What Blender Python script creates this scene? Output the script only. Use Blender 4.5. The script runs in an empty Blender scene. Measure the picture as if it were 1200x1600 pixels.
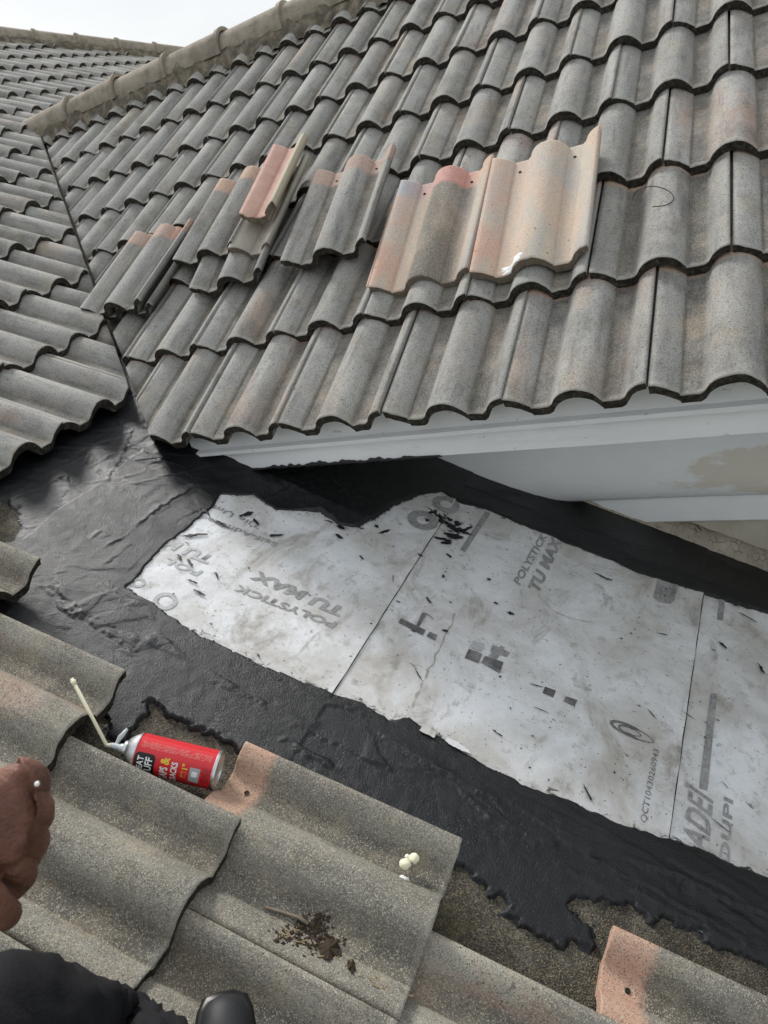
import bpy, bmesh, math, random
import numpy as np
from mathutils import Vector, Matrix, noise as mnoise
random.seed(7); rng = np.random.default_rng(7)
R = math.radians
SC = bpy.context.scene
COL = SC.collection
V = Vector

# ------------------------------------------------------------------ camera
CAM = V((1.39612, -1.41467, 0.52629))
CR = ((0.882056, 0.392163, -0.261125), (-0.028527, -0.508763, -0.860434), (-0.470281, 0.7664, -0.43757))
FPX = 1116.616
cam_d = bpy.data.cameras.new('camera'); cam = bpy.data.objects.new('camera', cam_d); COL.objects.link(cam)
m3 = Matrix((CR[0], [-x for x in CR[1]], [-x for x in CR[2]])).transposed()
cam.matrix_world = Matrix.Translation(CAM) @ m3.to_4x4()
cam_d.sensor_width = 36; cam_d.lens = FPX * 36 / 1600; cam_d.clip_start = 0.02; cam_d.clip_end = 500
cam_d.dof.use_dof = True; cam_d.dof.focus_distance = 1.55; cam_d.dof.aperture_fstop = 9.5
SC.camera = cam

# ------------------------------------------------------------------ sky, sun, exposure
SUN_EL, SUN_AZ = R(43), R(-48)          # azimuth from +Y towards +X
w = bpy.data.worlds.new('World'); SC.world = w; w.use_nodes = True
nt = w.node_tree; nt.nodes.clear()
def wn(t, **k):
    n = nt.nodes.new(t)
    for a_, b_ in k.items(): setattr(n, a_, b_)
    return n
sky = wn('ShaderNodeTexSky', sky_type='NISHITA', sun_disc=False, sun_elevation=SUN_EL, sun_rotation=SUN_AZ, air_density=1.0, dust_density=4.0, ozone_density=1.0)
tc = wn('ShaderNodeTexCoord')
mp = wn('ShaderNodeMapping'); mp.inputs['Scale'].default_value = (1, 1, 3)
cn = wn('ShaderNodeTexNoise'); cn.inputs['Scale'].default_value = 2.2; cn.inputs['Detail'].default_value = 6
cr = wn('ShaderNodeValToRGB'); cr.color_ramp.elements[0].position = .3; cr.color_ramp.elements[1].position = .7
cr.color_ramp.elements[0].color = (6.3, 6.75, 7.1, 1); cr.color_ramp.elements[1].color = (8.4, 8.6, 8.75, 1)
mx = wn('ShaderNodeMix', data_type='RGBA'); mx.inputs[0].default_value = .86
bg = wn('ShaderNodeBackground'); bg.inputs['Strength'].default_value = .054
ow = wn('ShaderNodeOutputWorld')
nt.links.new(tc.outputs['Generated'], mp.inputs[0]); nt.links.new(mp.outputs[0], cn.inputs[0]); nt.links.new(cn.outputs[0], cr.inputs[0])
nt.links.new(sky.outputs[0], mx.inputs[6]); nt.links.new(cr.outputs[0], mx.inputs[7])
nt.links.new(mx.outputs[2], bg.inputs[0]); nt.links.new(bg.outputs[0], ow.inputs[0])
sd = bpy.data.lights.new('sun', 'SUN'); sd.energy = 1.4; sd.angle = R(14); sd.color = (1, .98, .95)
so = bpy.data.objects.new('sun', sd); COL.objects.link(so)
sdir = V((math.sin(SUN_AZ) * math.cos(SUN_EL), math.cos(SUN_AZ) * math.cos(SUN_EL), math.sin(SUN_EL)))
so.rotation_euler = sdir.to_track_quat('Z', 'Y').to_euler()
SC.view_settings.view_transform = 'Standard'; SC.view_settings.look = 'None'
SC.view_settings.exposure = 1.16; SC.view_settings.gamma = 1; SC.view_settings.use_curve_mapping = False

# ------------------------------------------------------------------ roof geometry
A_, B_, E_, W_ = 0.463526, 0.472292, 0.354186, 0.30
TL, TT = 0.435, 0.026                    # tile length and thickness
OL = V((0.60394, -1.14605, -0.37927))
XA, YA, NA = V((1, 0, 0)), V((0, math.cos(A_), math.sin(A_))), V((0, -math.sin(A_), math.cos(A_)))
XL, YL, NL = V((0, 1, 0)), V((-math.cos(B_), 0, math.sin(B_))), V((math.sin(B_), 0, math.cos(B_)))
HD = -0.088                               # deck below the plane of the tile crests
KOFF = {0: -.018, 1: .017, 2: .075, 3: .065, 4: .0, 5: -.05, 6: -.02}
def apt(u, v, h=0): return XA * u + YA * v + NA * h
def lpt(r, c, h=0): return OL - YL * (r * E_) + XL * (c * W_) + NL * h
def ray(x, y):
    d = V(((x - 600) / FPX, (y - 800) / FPX, 1))
    return V(tuple(sum(CR[i][j] * d[i] for i in range(3)) for j in range(3)))
def hit(x, y, p0, n):
    d = ray(x, y); return CAM + d * ((p0 - CAM).dot(n) / d.dot(n))
def deck(x, y, h=0): return hit(x, y, OL + NL * (HD + h), NL)     # a point on the bare deck
def deckz(X, h=0.0):                                               # height of the deck at plan X
    p = OL + NL * (HD + h); return p.z - (X - p.x) * math.tan(B_)

# ------------------------------------------------------------------ helpers
def tag(o, label=None, cat=None, group=None, kind=None):
    if label: o['label'] = label
    if cat: o['category'] = cat
    if group: o['group'] = group
    if kind: o['kind'] = kind
    return o
def link(name, me, mats=(), parent=None):
    o = bpy.data.objects.new(name, me); COL.objects.link(o)
    if me is not None:
        for m in (mats if isinstance(mats, (list, tuple)) else [mats]):
            if m.name not in [k.name for k in me.materials if k]: me.materials.append(m)
    if parent: o.parent = parent
    return o
def empty(name, loc=(0, 0, 0), rot=(0, 0, 0)):
    o = bpy.data.objects.new(name, None); COL.objects.link(o); o.location = loc; o.rotation_euler = rot; o.empty_display_size = .05
    return o
def mesh(name, vs, fs, smooth=False, mi=None):
    me = bpy.data.meshes.new(name); me.from_pydata([tuple(v) for v in vs], [], fs)
    if mi: me.polygons.foreach_set('material_index', mi)
    if smooth: me.polygons.foreach_set('use_smooth', [True] * len(me.polygons))
    me.update(); return me
def bm_mesh(name, bm, smooth=False):
    bmesh.ops.recalc_face_normals(bm, faces=bm.faces)
    me = bpy.data.meshes.new(name); bm.to_mesh(me); bm.free()
    if smooth: me.polygons.foreach_set('use_smooth', [True] * len(me.polygons))
    return me
def smooth_by_angle(me, ang=40):
    me.polygons.foreach_set('use_smooth', [True] * len(me.polygons))
    bm = bmesh.new(); bm.from_mesh(me)
    for e in bm.edges:
        e.smooth = not (len(e.link_faces) == 2 and e.calc_face_angle(0) > R(ang))
    bm.to_mesh(me); bm.free(); return me
def box_bm(bm, lo, hi, mat=None):
    c = (V(lo) + V(hi)) / 2; s = V(hi) - V(lo)
    M = Matrix.Translation(c) @ Matrix.Diagonal((*s, 1))
    if mat is not None: M = mat @ M
    bmesh.ops.create_cube(bm, size=1, matrix=M)
def lathe(prof, n=32, cap=True):
    bm = bmesh.new(); rings = []
    for z, r in prof:
        rings.append([bm.verts.new((r * math.cos(2 * math.pi * i / n), r * math.sin(2 * math.pi * i / n), z)) for i in range(n)])
    for a, b in zip(rings, rings[1:]):
        for i in range(n): bm.faces.new((a[i], a[(i + 1) % n], b[(i + 1) % n], b[i]))
    if cap: bm.faces.new(rings[0][::-1]); bm.faces.new(rings[-1])
    return bm
def tube(pts, rad, n=10):
    pts = [V(p) for p in pts]; rads = rad if isinstance(rad, (list, tuple)) else [rad] * len(pts)
    bm = bmesh.new(); rings = []
    up = V((0, 0, 1))
    for i, p in enumerate(pts):
        t = (pts[min(i + 1, len(pts) - 1)] - pts[max(i - 1, 0)]).normalized()
        a = t.cross(up if abs(t.dot(up)) < .95 else V((1, 0, 0))).normalized(); b = t.cross(a)
        rings.append([bm.verts.new(p + (a * math.cos(2 * math.pi * k / n) + b * math.sin(2 * math.pi * k / n)) * rads[i]) for k in range(n)])
    for a, b in zip(rings, rings[1:]):
        for k in range(n): bm.faces.new((a[k], a[(k + 1) % n], b[(k + 1) % n], b[k]))
    bm.faces.new(rings[0][::-1]); bm.faces.new(rings[-1])
    return bm

# ------------------------------------------------------------------ materials
class MT:
    def __init__(s, name, rough=.8, spec=.3):
        s.m = bpy.data.materials.new(name); s.m.use_nodes = True; s.t = s.m.node_tree
        s.b = s.t.nodes['Principled BSDF']; s.b.inputs['Roughness'].default_value = rough
        s.b.inputs['Specular IOR Level'].default_value = spec
        s.tc = s.t.nodes.new('ShaderNodeTexCoord'); s._r = None
    def rnd(s):
        if s._r is None: s._r = s.t.nodes.new('ShaderNodeObjectInfo')
        return s._r.outputs['Random']
    def L(s, a, b): s.t.links.new(a, b)
    def coord(s, kind='Object', scale=(1, 1, 1), rand=False):
        m = s.t.nodes.new('ShaderNodeMapping'); m.inputs['Scale'].default_value = scale
        s.L(s.tc.outputs[kind], m.inputs[0])
        if rand:
            v = s.t.nodes.new('ShaderNodeVectorMath'); v.operation = 'SCALE'; v.inputs[0].default_value = (31, 17, 23)
            s.L(s.rnd(), v.inputs['Scale']); s.L(v.outputs[0], m.inputs['Location'])
        return m.outputs[0]
    def noise(s, vec, scale, detail=4, rough=.55, dist=0):
        n = s.t.nodes.new('ShaderNodeTexNoise'); n.inputs['Scale'].default_value = scale; n.inputs['Detail'].default_value = detail
        n.inputs['Roughness'].default_value = rough; n.inputs['Distortion'].default_value = dist
        s.L(vec, n.inputs['Vector']); return n.outputs['Fac']
    def vor(s, vec, scale, out='Distance', feature='F1'):
        n = s.t.nodes.new('ShaderNodeTexVoronoi'); n.feature = feature; n.inputs['Scale'].default_value = scale
        s.L(vec, n.inputs['Vector']); return n.outputs[out]
    def ramp(s, fac, stops, interp='LINEAR'):
        n = s.t.nodes.new('ShaderNodeValToRGB'); r = n.color_ramp; r.interpolation = interp
        while len(r.elements) < len(stops): r.elements.new(.5)
        for e, (p, c) in zip(r.elements, stops):
            e.position = p; e.color = (*c, 1) if isinstance(c, (tuple, list)) else (c, c, c, 1)
        s.L(fac, n.inputs[0]); return n.outputs[0]
    def mix(s, fac, a, b, mode='MIX'):
        n = s.t.nodes.new('ShaderNodeMix'); n.data_type = 'RGBA'; n.blend_type = mode
        for i, x in ((0, fac), (6, a), (7, b)):
            if isinstance(x, (int, float)): n.inputs[i].default_value = x if i == 0 else (x, x, x, 1)
            elif isinstance(x, (tuple, list)): n.inputs[i].default_value = (*x, 1)
            else: s.L(x, n.inputs[i])
        return n.outputs[2]
    def math(s, op, a, b=None, c=None, clamp=False):
        n = s.t.nodes.new('ShaderNodeMath'); n.operation = op; n.use_clamp = clamp
        for i, x in enumerate((a, b, c)):
            if x is None: continue
            if isinstance(x, (int, float)): n.inputs[i].default_value = x
            else: s.L(x, n.inputs[i])
        return n.outputs[0]
    def sep(s, vec):
        n = s.t.nodes.new('ShaderNodeSeparateXYZ'); s.L(vec, n.inputs[0]); return n.outputs
    def attr(s, name):
        n = s.t.nodes.new('ShaderNodeAttribute'); n.attribute_name = name; return n.outputs['Fac']
    def color(s, c):
        if isinstance(c, (tuple, list)): s.b.inputs['Base Color'].default_value = (*c, 1)
        else: s.L(c, s.b.inputs['Base Color'])
    def rough(s, r): s.L(r, s.b.inputs['Roughness'])
    def bump(s, h, strength=.5, dist=.002, prev=None):
        n = s.t.nodes.new('ShaderNodeBump'); n.inputs['Strength'].default_value = strength; n.inputs['Distance'].default_value = dist
        s.L(h, n.inputs['Height'])
        if prev is not None: s.L(prev, n.inputs['Normal'])
        s.L(n.outputs[0], s.b.inputs['Normal']); return n.outputs[0]

def tile_material(name, warm):
    m = MT(name, .88, .25)
    oc = m.coord('Object'); orr = m.coord('Object', rand=True); st = m.coord('Object', (1, .25, 1), rand=True)
    x, y, z = m.sep(m.tc.outputs['Object'])
    big = m.noise(orr, 5, 3); mid = m.noise(st, 16, 5, .6); fine = m.noise(orr, 120, 3, .7)
    gray = m.ramp(mid, [(.25, (.255, .252, .240)), (.5, (.365, .360, .340)), (.75, (.470, .460, .430))]) if not warm else \
           m.ramp(mid, [(.25, (.160, .152, .130)), (.5, (.260, .246, .210)), (.75, (.370, .346, .292))])
    # tan and pink body showing where the slurry coat has worn through
    tan = m.ramp(m.rnd(), [(0, (.40, .29, .21)), (.45, (.36, .25, .19)), (.7, (.44, .34, .24)), (1, (.40, .22, .17))])
    worn = m.ramp(m.noise(m.coord('Object', (1, .35, 1), rand=True), 7, 4, .6), [(.50, 0.), (.72, 1.)])
    amt = m.math('MULTIPLY', worn, m.ramp(m.rnd(), [(0, .05), (.5, .25), (.8, .6), (1, .95)]))
    c = m.mix(amt, gray, tan)
    # grime in the pans, moss-brown, painted darker to deepen shading between the barrels
    pan = m.attr('pan')
    g = m.math('MULTIPLY', pan, m.ramp(m.noise(orr, 22, 4, .7), [(.3, .5), (.7, .92)]))
    c = m.mix(g, c, m.mix(m.ramp(m.noise(orr, 9, 3), [(.4, 0.), (.65, 1.)]), (.080, .078, .072), (.165, .138, .104)))
    # overall tone of each tile
    tone = m.ramp(m.rnd(), [(0, .78), (.2, 1.0), (.4, .86), (.6, 1.08), (.8, .92), (1, 1.14)])
    c = m.mix(1, c, tone, 'MULTIPLY')
    # coarse grit and pits
    g2 = m.vor(m.coord('Object', (1, 1, 1), rand=True), 170, 'Color'); g2d = m.vor(orr, 170)
    gv = m.math('MULTIPLY', m.ramp(m.sep(g2)[0], [(.90, 0.), (.93, 1.)]), m.ramp(g2d, [(.16, 1.), (.26, 0.)]))
    c = m.mix(m.math('MULTIPLY', gv, .6), c, (.50, .45, .36))
    gp = m.math('MULTIPLY', m.ramp(m.sep(g2)[1], [(.90, 0.), (.93, 1.)]), m.ramp(g2d, [(.20, 1.), (.32, 0.)]))
    c = m.mix(m.math('MULTIPLY', gp, .7), c, (.04, .038, .034))
    # dark spots of lichen
    li = m.noise(orr, 55, 2, .5)
    c = m.mix(m.ramp(li, [(.70, 0.), (.76, .6)]), c, (.06, .058, .05))
    # the head of the tile, kept clean under the course above
    edge = m.math('ADD', y, m.math('MULTIPLY', m.math('SUBTRACT', m.noise(orr, 18, 3), .5), .03))
    hd = m.ramp(edge, [(.357, 0.), (.376, 1.)])
    # rain streaks and blotches
    bl = m.ramp(m.noise(m.coord('Object', (1, .16, 1), rand=True), 30, 5, .7), [(.52, 0.), (.72, .6)])
    c = m.mix(bl, c, (.085, .080, .070)); c = m.mix(m.ramp(m.noise(orr, 13, 5, .7), [(.52, 0.), (.72, .6)]), c, (.38, .32, .23))
    c = m.mix(m.ramp(m.noise(orr, 7, 4, .65), [(.52, 0.), (.72, .55)]), c, (.115, .105, .088))
    cs = m.math('MULTIPLY', m.attr('crease'), m.ramp(m.noise(orr, 45, 4, .75), [(.42, 0.), (.6, .8)]))
    c = m.mix(cs, c, (.36, .30, .20) if warm else (.30, .26, .20))
    headc = m.ramp(m.rnd(), [(0, (.60, .36, .25)), (.3, (.56, .30, .225)), (.6, (.64, .44, .30)), (1, (.58, .33, .245))]) if warm else m.ramp(m.rnd(), [(0, (.56, .31, .23)), (.3, (.62, .46, .33)), (.45, (.58, .38, .29)), (.6, (.40, .39, .38)), (.78, (.60, .34, .26)), (1, (.62, .40, .27))])
    headc = m.mix(m.ramp(mid, [(.3, 0.), (.8, .45)]), headc, (.36, .25, .19))
    c = m.mix(m.math('MULTIPLY', hd, .92), c, headc)
    # sand grains
    sp = m.vor(orr, 620, 'Color')
    spv = m.math('MULTIPLY', m.sep(sp)[0], 1)
    c = m.mix(m.ramp(spv, [(.78, 0.), (.95, .7 if warm else .45)]), c, (.50, .46, .36) if warm else (.46, .44, .39))
    c = m.mix(m.ramp(spv, [(.06, .6), (.24, 0.)]), c, (.05, .048, .043))
    # pale rim above the nose: edge light painted into the colour, partly wear
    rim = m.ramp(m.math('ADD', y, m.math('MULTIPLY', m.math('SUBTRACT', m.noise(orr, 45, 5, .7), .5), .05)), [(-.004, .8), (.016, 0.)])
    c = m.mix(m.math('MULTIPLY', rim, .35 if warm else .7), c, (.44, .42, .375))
    m.color(c)
    h = m.math('ADD', m.math('MULTIPLY', m.vor(orr, 560), .8), m.math('MULTIPLY', m.noise(orr, 160, 3, .7), 1.2))
    m.bump(h, .55, .0022)
    return m.m
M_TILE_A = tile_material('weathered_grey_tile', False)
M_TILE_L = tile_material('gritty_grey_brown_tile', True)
def pale_tile(name, grey):
    m = MT(name, .85, .25)
    orr = m.coord('Object'); x, y, z = m.sep(m.tc.outputs['Object'])
    n1 = m.noise(m.coord('Object', (1, .5, 1)), 9, 4, .6, .6)
    c = m.ramp(n1, [(.2, (.50, .33, .26)), (.42, (.58, .46, .36)), (.55, (.50, .45, .385)), (.7, (.60, .52, .40)), (.85, (.44, .41, .385))])
    c = m.mix(m.math('MULTIPLY', m.ramp(x, [(.0, .9), (.11, 0.)]), m.ramp(m.noise(orr, 10, 3), [(.35, 0.), (.6, .8)])), c, (.60, .32, .24))
    c = m.mix(m.ramp(m.noise(m.coord('Object', (1, .5, 1)), 5, 3), [(.5, 0.), (.7, .7)]), c, (.44, .42, .42))
    if grey:
        dx = m.ramp(x, [(.06, 0.), (.13, 1.), (.22, .9), (.27, .15)])
        c = m.mix(m.math('MULTIPLY', dx, m.ramp(m.noise(m.coord('Object', (1, .4, 1)), 8, 5, .65), [(.30, .35), (.55, .95)])), c, (.17, .155, .13))
        c = m.mix(m.ramp(m.math('ADD', y, m.math('MULTIPLY', m.noise(orr, 20, 3), .02)), [(.372, 0.), (.385, 1.)]), c, m.ramp(x, [(.02, (.42, .42, .44)), (.09, (.52, .33, .29)), (.2, (.58, .29, .25)), (.25, (.55, .40, .31))]))
    sp = m.sep(m.vor(orr, 600, 'Color'))[0]
    c = m.mix(m.ramp(sp, [(.85, 0.), (.95, .5)]), c, (.72, .64, .52))
    c = m.mix(m.ramp(sp, [(.04, .5), (.14, 0.)]), c, (.2, .14, .1))
    c = m.mix(m.ramp(m.noise(orr, 60, 2), [(.70, 0.), (.75, .7)]), c, (.12, .10, .08))
    m.color(c); m.bump(m.math('ADD', m.vor(orr, 380), m.noise(orr, 160, 3, .7)), .5, .002)
    return m.m
M_PALE = pale_tile('pale_tan_tile', False)
M_PALE_G = pale_tile('tan_and_grey_tile', True)
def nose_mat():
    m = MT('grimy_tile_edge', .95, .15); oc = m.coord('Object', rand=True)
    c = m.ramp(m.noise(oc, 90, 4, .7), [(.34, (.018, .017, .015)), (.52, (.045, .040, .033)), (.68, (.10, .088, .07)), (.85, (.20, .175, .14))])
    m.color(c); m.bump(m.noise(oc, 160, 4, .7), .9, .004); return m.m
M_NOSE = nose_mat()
def simple(name, col, rough=.6, spec=.4, var=.0, scale=20, bump=0, bscale=80, bdist=.001, metal=0):
    m = MT(name, rough, spec); oc = m.coord('Object')
    if var:
        m.color(m.mix(m.noise(oc, scale, 5, .6), tuple(c * (1 - var) for c in col), tuple(min(1, c * (1 + var)) for c in col)))
    else: m.color(col)
    if bump: m.bump(m.noise(oc, bscale, 4, .6), bump, bdist)
    m.b.inputs['Metallic'].default_value = metal
    return m.m
def deck_mat():
    m = MT('granulated_cap_sheet', .9, .25); oc = m.coord('Object')
    c = m.ramp(m.noise(oc, 14, 5, .65), [(.25, (.042, .038, .032)), (.48, (.095, .086, .070)), (.66, (.17, .155, .125)), (.8, (.30, .28, .24))])
    s = m.sep(m.vor(oc, 420, 'Color'))[0]
    c = m.mix(m.ramp(s, [(.72, 0.), (.9, .6)]), c, (.30, .24, .15))
    c = m.mix(m.ramp(s, [(.1, .6), (.3, 0.)]), c, (.02, .018, .015))
    c = m.mix(m.ramp(m.noise(oc, 9, 3), [(.62, 0.), (.72, .5)]), c, (.15, .12, .055))
    m.color(c); m.bump(m.math('ADD', m.vor(oc, 400), m.noise(oc, 120, 3, .7)), .9, .004); return m.m
M_DECK = deck_mat()
def tar_mat():
    m = MT('black_roof_cement', .34, .5); oc = m.coord('Object')
    m.color(m.ramp(m.noise(oc, 6, 4), [(.3, (.0032, .0036, .0046)), (.7, (.0065, .0072, .009))]))
    m.rough(m.ramp(m.noise(oc, 9, 5, .65), [(.3, .26), (.5, .35), (.75, .52)]))
    n = m.bump(m.noise(oc, 330, 3, .6), .7, .0025)
    n = n = m.bump(m.noise(m.coord('Object', (1, 2.2, 1)), 60, 6, .7, 1.2), .28, .005, n)
    return m.m
M_TAR = tar_mat()
def membrane_mat(name, seed):
    m = MT(name, .55, .35); oc = m.coord('Object'); m.t.nodes[-1].inputs['Location'].default_value = (seed * 3.1, seed * 1.7, 0)
    st = m.coord('Object', (1, .45, 1)); m.t.nodes[-1].inputs['Location'].default_value = (seed * 2.1, seed, 0)
    c = m.ramp(m.noise(oc, 3.2, 5, .6), [(.3, (.70, .71, .72)), (.6, (.80, .81, .83))])
    dirt = m.math('MULTIPLY', m.ramp(m.noise(oc, 4.2, 6, .68, .5), [(.38, 0.), (.66, 1.)]), .9)
    c = m.mix(dirt, c, (.43, .40, .355))
    c = m.mix(m.ramp(m.noise(st, 11, 6, .7, .8), [(.55, 0.), (.72, .85)]), c, (.25, .22, .18))
    c = m.mix(m.ramp(m.noise(oc, 34, 5, .7), [(.56, 0.), (.72, .65)]), c, (.30, .28, .25))
    c = m.mix(m.ramp(m.noise(m.coord('Object', (.35, 1, 1)), 60, 3, .6), [(.675, 0.), (.73, .75)]), c, (.07, .062, .055))
    c = m.mix(m.ramp(m.noise(oc, 130, 2, .5), [(.69, 0.), (.735, .75)]), c, (.06, .052, .045))
    tar = m.math('ADD', m.attr('tar'), m.math('MULTIPLY', m.math('SUBTRACT', m.noise(m.coord('Object', (.5, 1, 1)), 38, 6, .75, 1.0), .5), 2.4))
    c = m.mix(m.ramp(tar, [(.88, 0.), (1.0, .95)]), c, (.02, .02, .02))
    sm = m.math('ADD', m.attr('tar'), m.math('MULTIPLY', m.math('SUBTRACT', m.noise(oc, 16, 5, .7), .5), 1.6)); c = m.mix(m.ramp(sm, [(.75, 0.), (1.2, .5)]), c, (.25, .24, .235))
    m.color(c)
    n = m.bump(m.noise(oc, 7, 5, .6), .5, .014)
    m.bump(m.noise(oc, 260, 2), .25, .0012, n); return m.m
M_MEM = [membrane_mat('grey_white_membrane_' + 'abc'[i], i) for i in range(3)]
def ink_mat(name, c1, lo):
    m = MT(name, .6, .3); oc = m.coord('Object')
    t = m.ramp(m.noise(oc, 110, 3, .8), [(.36, c1), (.62, lo)])
    t = m.mix(m.ramp(m.noise(oc, 18, 3), [(.45, 0.), (.7, .45)]), t, (.5, .5, .5))
    m.color(t); return m.m
M_INK = ink_mat('grey_print', (.19, .185, .185), (.36, .355, .35))
M_INKF = ink_mat('faded_print', (.36, .355, .35), (.52, .52, .52))
M_INKD = ink_mat('dark_print', (.075, .073, .075), (.16, .155, .15))
def stucco_white():
    m = MT('white_trim_paint', .6, .35); oc = m.coord('Object')
    c = m.ramp(m.noise(oc, 5, 4), [(.3, (.78, .79, .80)), (.7, (.85, .86, .865))])
    c = m.mix(m.ramp(m.noise(m.coord('Object', (.3, 1, 1)), 14, 5, .7), [(.62, 0.), (.8, .35)]), c, (.42, .41, .39))
    m.color(c)
    n = m.bump(m.noise(m.coord('Object', (1, 1, 1.6)), 70, 4, .6), .45, .003); return m.m
M_TRIM = stucco_white()
def fascia_mat():
    m = MT('white_fascia_paint', .55, .35); oc = m.coord('Object', (.04, 1, 1))
    c = m.ramp(m.noise(m.coord('Object'), 6, 4), [(.3, (.77, .78, .79)), (.7, (.84, .85, .855))])
    c = m.mix(m.ramp(m.noise(m.coord('Object', (.5, 1, 1)), 40, 3, .7), [(.66, 0.), (.74, .6)]), c, (.34, .32, .29))
    c = m.mix(m.ramp(m.noise(m.coord('Object', (.6, 1, 3)), 7, 5, .7), [(.5, 0.), (.8, .35)]), c, (.52, .50, .46))
    m.color(c); m.bump(m.noise(oc, 160, 2), .35, .002); return m.m
M_FASCIA = fascia_mat()
def crown_mat():
    m = MT('white_crown_with_bare_patch', .65, .3); oc = m.coord('Object'); x, y, z = m.sep(m.tc.outputs['Object'])
    c = m.ramp(m.noise(oc, 5, 4), [(.3, (.78, .79, .805)), (.7, (.85, .86, .87))])
    n = m.noise(m.coord('Object', (1, 1, 2.2)), 9, 5, .6)
    # flaked patch, where the beige render under the paint shows
    dx = m.math('DIVIDE', m.math('SUBTRACT', x, 1.47), .36); dz = m.math('DIVIDE', m.math('ADD', z, .500), .085)
    d = m.math('ADD', m.math('MULTIPLY', dx, dx), m.math('MULTIPLY', dz, dz))
    k = m.math('ADD', d, m.math('MULTIPLY', m.math('SUBTRACT', n, .5), 3.2))
    c = m.mix(m.ramp(k, [(.50, .9), (.80, 0.)]), c, (.68, .625, .54))
    m.color(c); m.bump(m.noise(m.coord('Object', (.6, 1, 1)), 90, 4, .6), .6, .0035); return m.m
M_CROWN = crown_mat()
def wall_mat():
    m = MT('beige_stucco', .85, .2); oc = m.coord('Object')
    c = m.ramp(m.noise(oc, 8, 5), [(.3, (.42, .38, .31)), (.7, (.52, .475, .39))])
    c = m.mix(m.ramp(m.vor(m.coord('Object', (1, 1, .6)), 16, 'Distance', 'DISTANCE_TO_EDGE'), [(.0, .25), (.012, 0.)]), c, (.2, .17, .13))
    m.color(c); m.bump(m.noise(oc, 60, 4, .6), .5, .004); return m.m
M_WALL = wall_mat()
M_RIDGE = None
def ridge_mat(name, cols, sc=12):
    m = MT(name, .9, .2); oc = m.coord('Object', rand=True)
    c = m.ramp(m.noise(oc, sc, 5, .65), [(.25, cols[0]), (.5, cols[1]), (.75, cols[2])])
    c = m.mix(m.ramp(m.noise(oc, 40, 4, .7), [(.6, 0.), (.75, .6)]), c, (.07, .065, .055))
    m.color(c); m.bump(m.noise(oc, 90, 4, .7), .7, .006); return m.m
M_RIDGE = ridge_mat('lichened_ridge_cap', [(.19, .165, .135), (.34, .295, .235), (.46, .405, .325)])
M_MORTAR = ridge_mat('crumbling_mortar', [(.055, .050, .042), (.15, .13, .10), (.36, .30, .22)], 22)

# ------------------------------------------------------------------ tiles
def rise(t):
    return (1 - (1 - t) ** 2.2) * min(1, t / .3) ** .8
def ztop(x):
    H = .040
    if x < 0: return .0085 + (.003 if (abs(x + .008) < .003 or abs(x + .021) < .003) else 0)
    if x < .056: return .034 * (1 - (x / .056) ** 1.6) + .0045 * (x / .056)
    if x < .094: return 0.
    if x < .15: return H * rise((x - .094) / .056)
    if x < .206: return H * (1 - ((x - .15) / .056) ** 2.3) + .0045 * ((x - .15) / .056)
    if x < .244: return 0.
    return H * rise(min(1, (x - .244) / .056))
def xs_for(lod, x0=-.028, x1=.2958):
    if lod == 0:
        xs = [-.028, -.0242, -.0236, -.0184, -.0178, -.0112, -.0106, -.0054, -.0048, -.0003, .0006, .012, .024, .034, .042, .049, .0525, .0555, .0563, .060, .075, .093, .102, .110, .118, .127, .138, .15, .162, .173, .182, .190, .197, .203, .2056, .2062, .210, .225, .243, .252, .260, .268, .277, .287, .2958]
    else:
        xs = [-.02, -.0003, .0006, .02, .038, .0555, .0563, .093, .108, .12, .134, .15, .167, .182, .195, .2056, .2062, .243, .258, .27, .284, .2958]
    xs = [x for x in xs if x0 <= x <= x1]
    if x0 > xs[0]: xs = [x0] + xs
    if xs[-1] < x1: xs.append(x1)
    return xs
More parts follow.
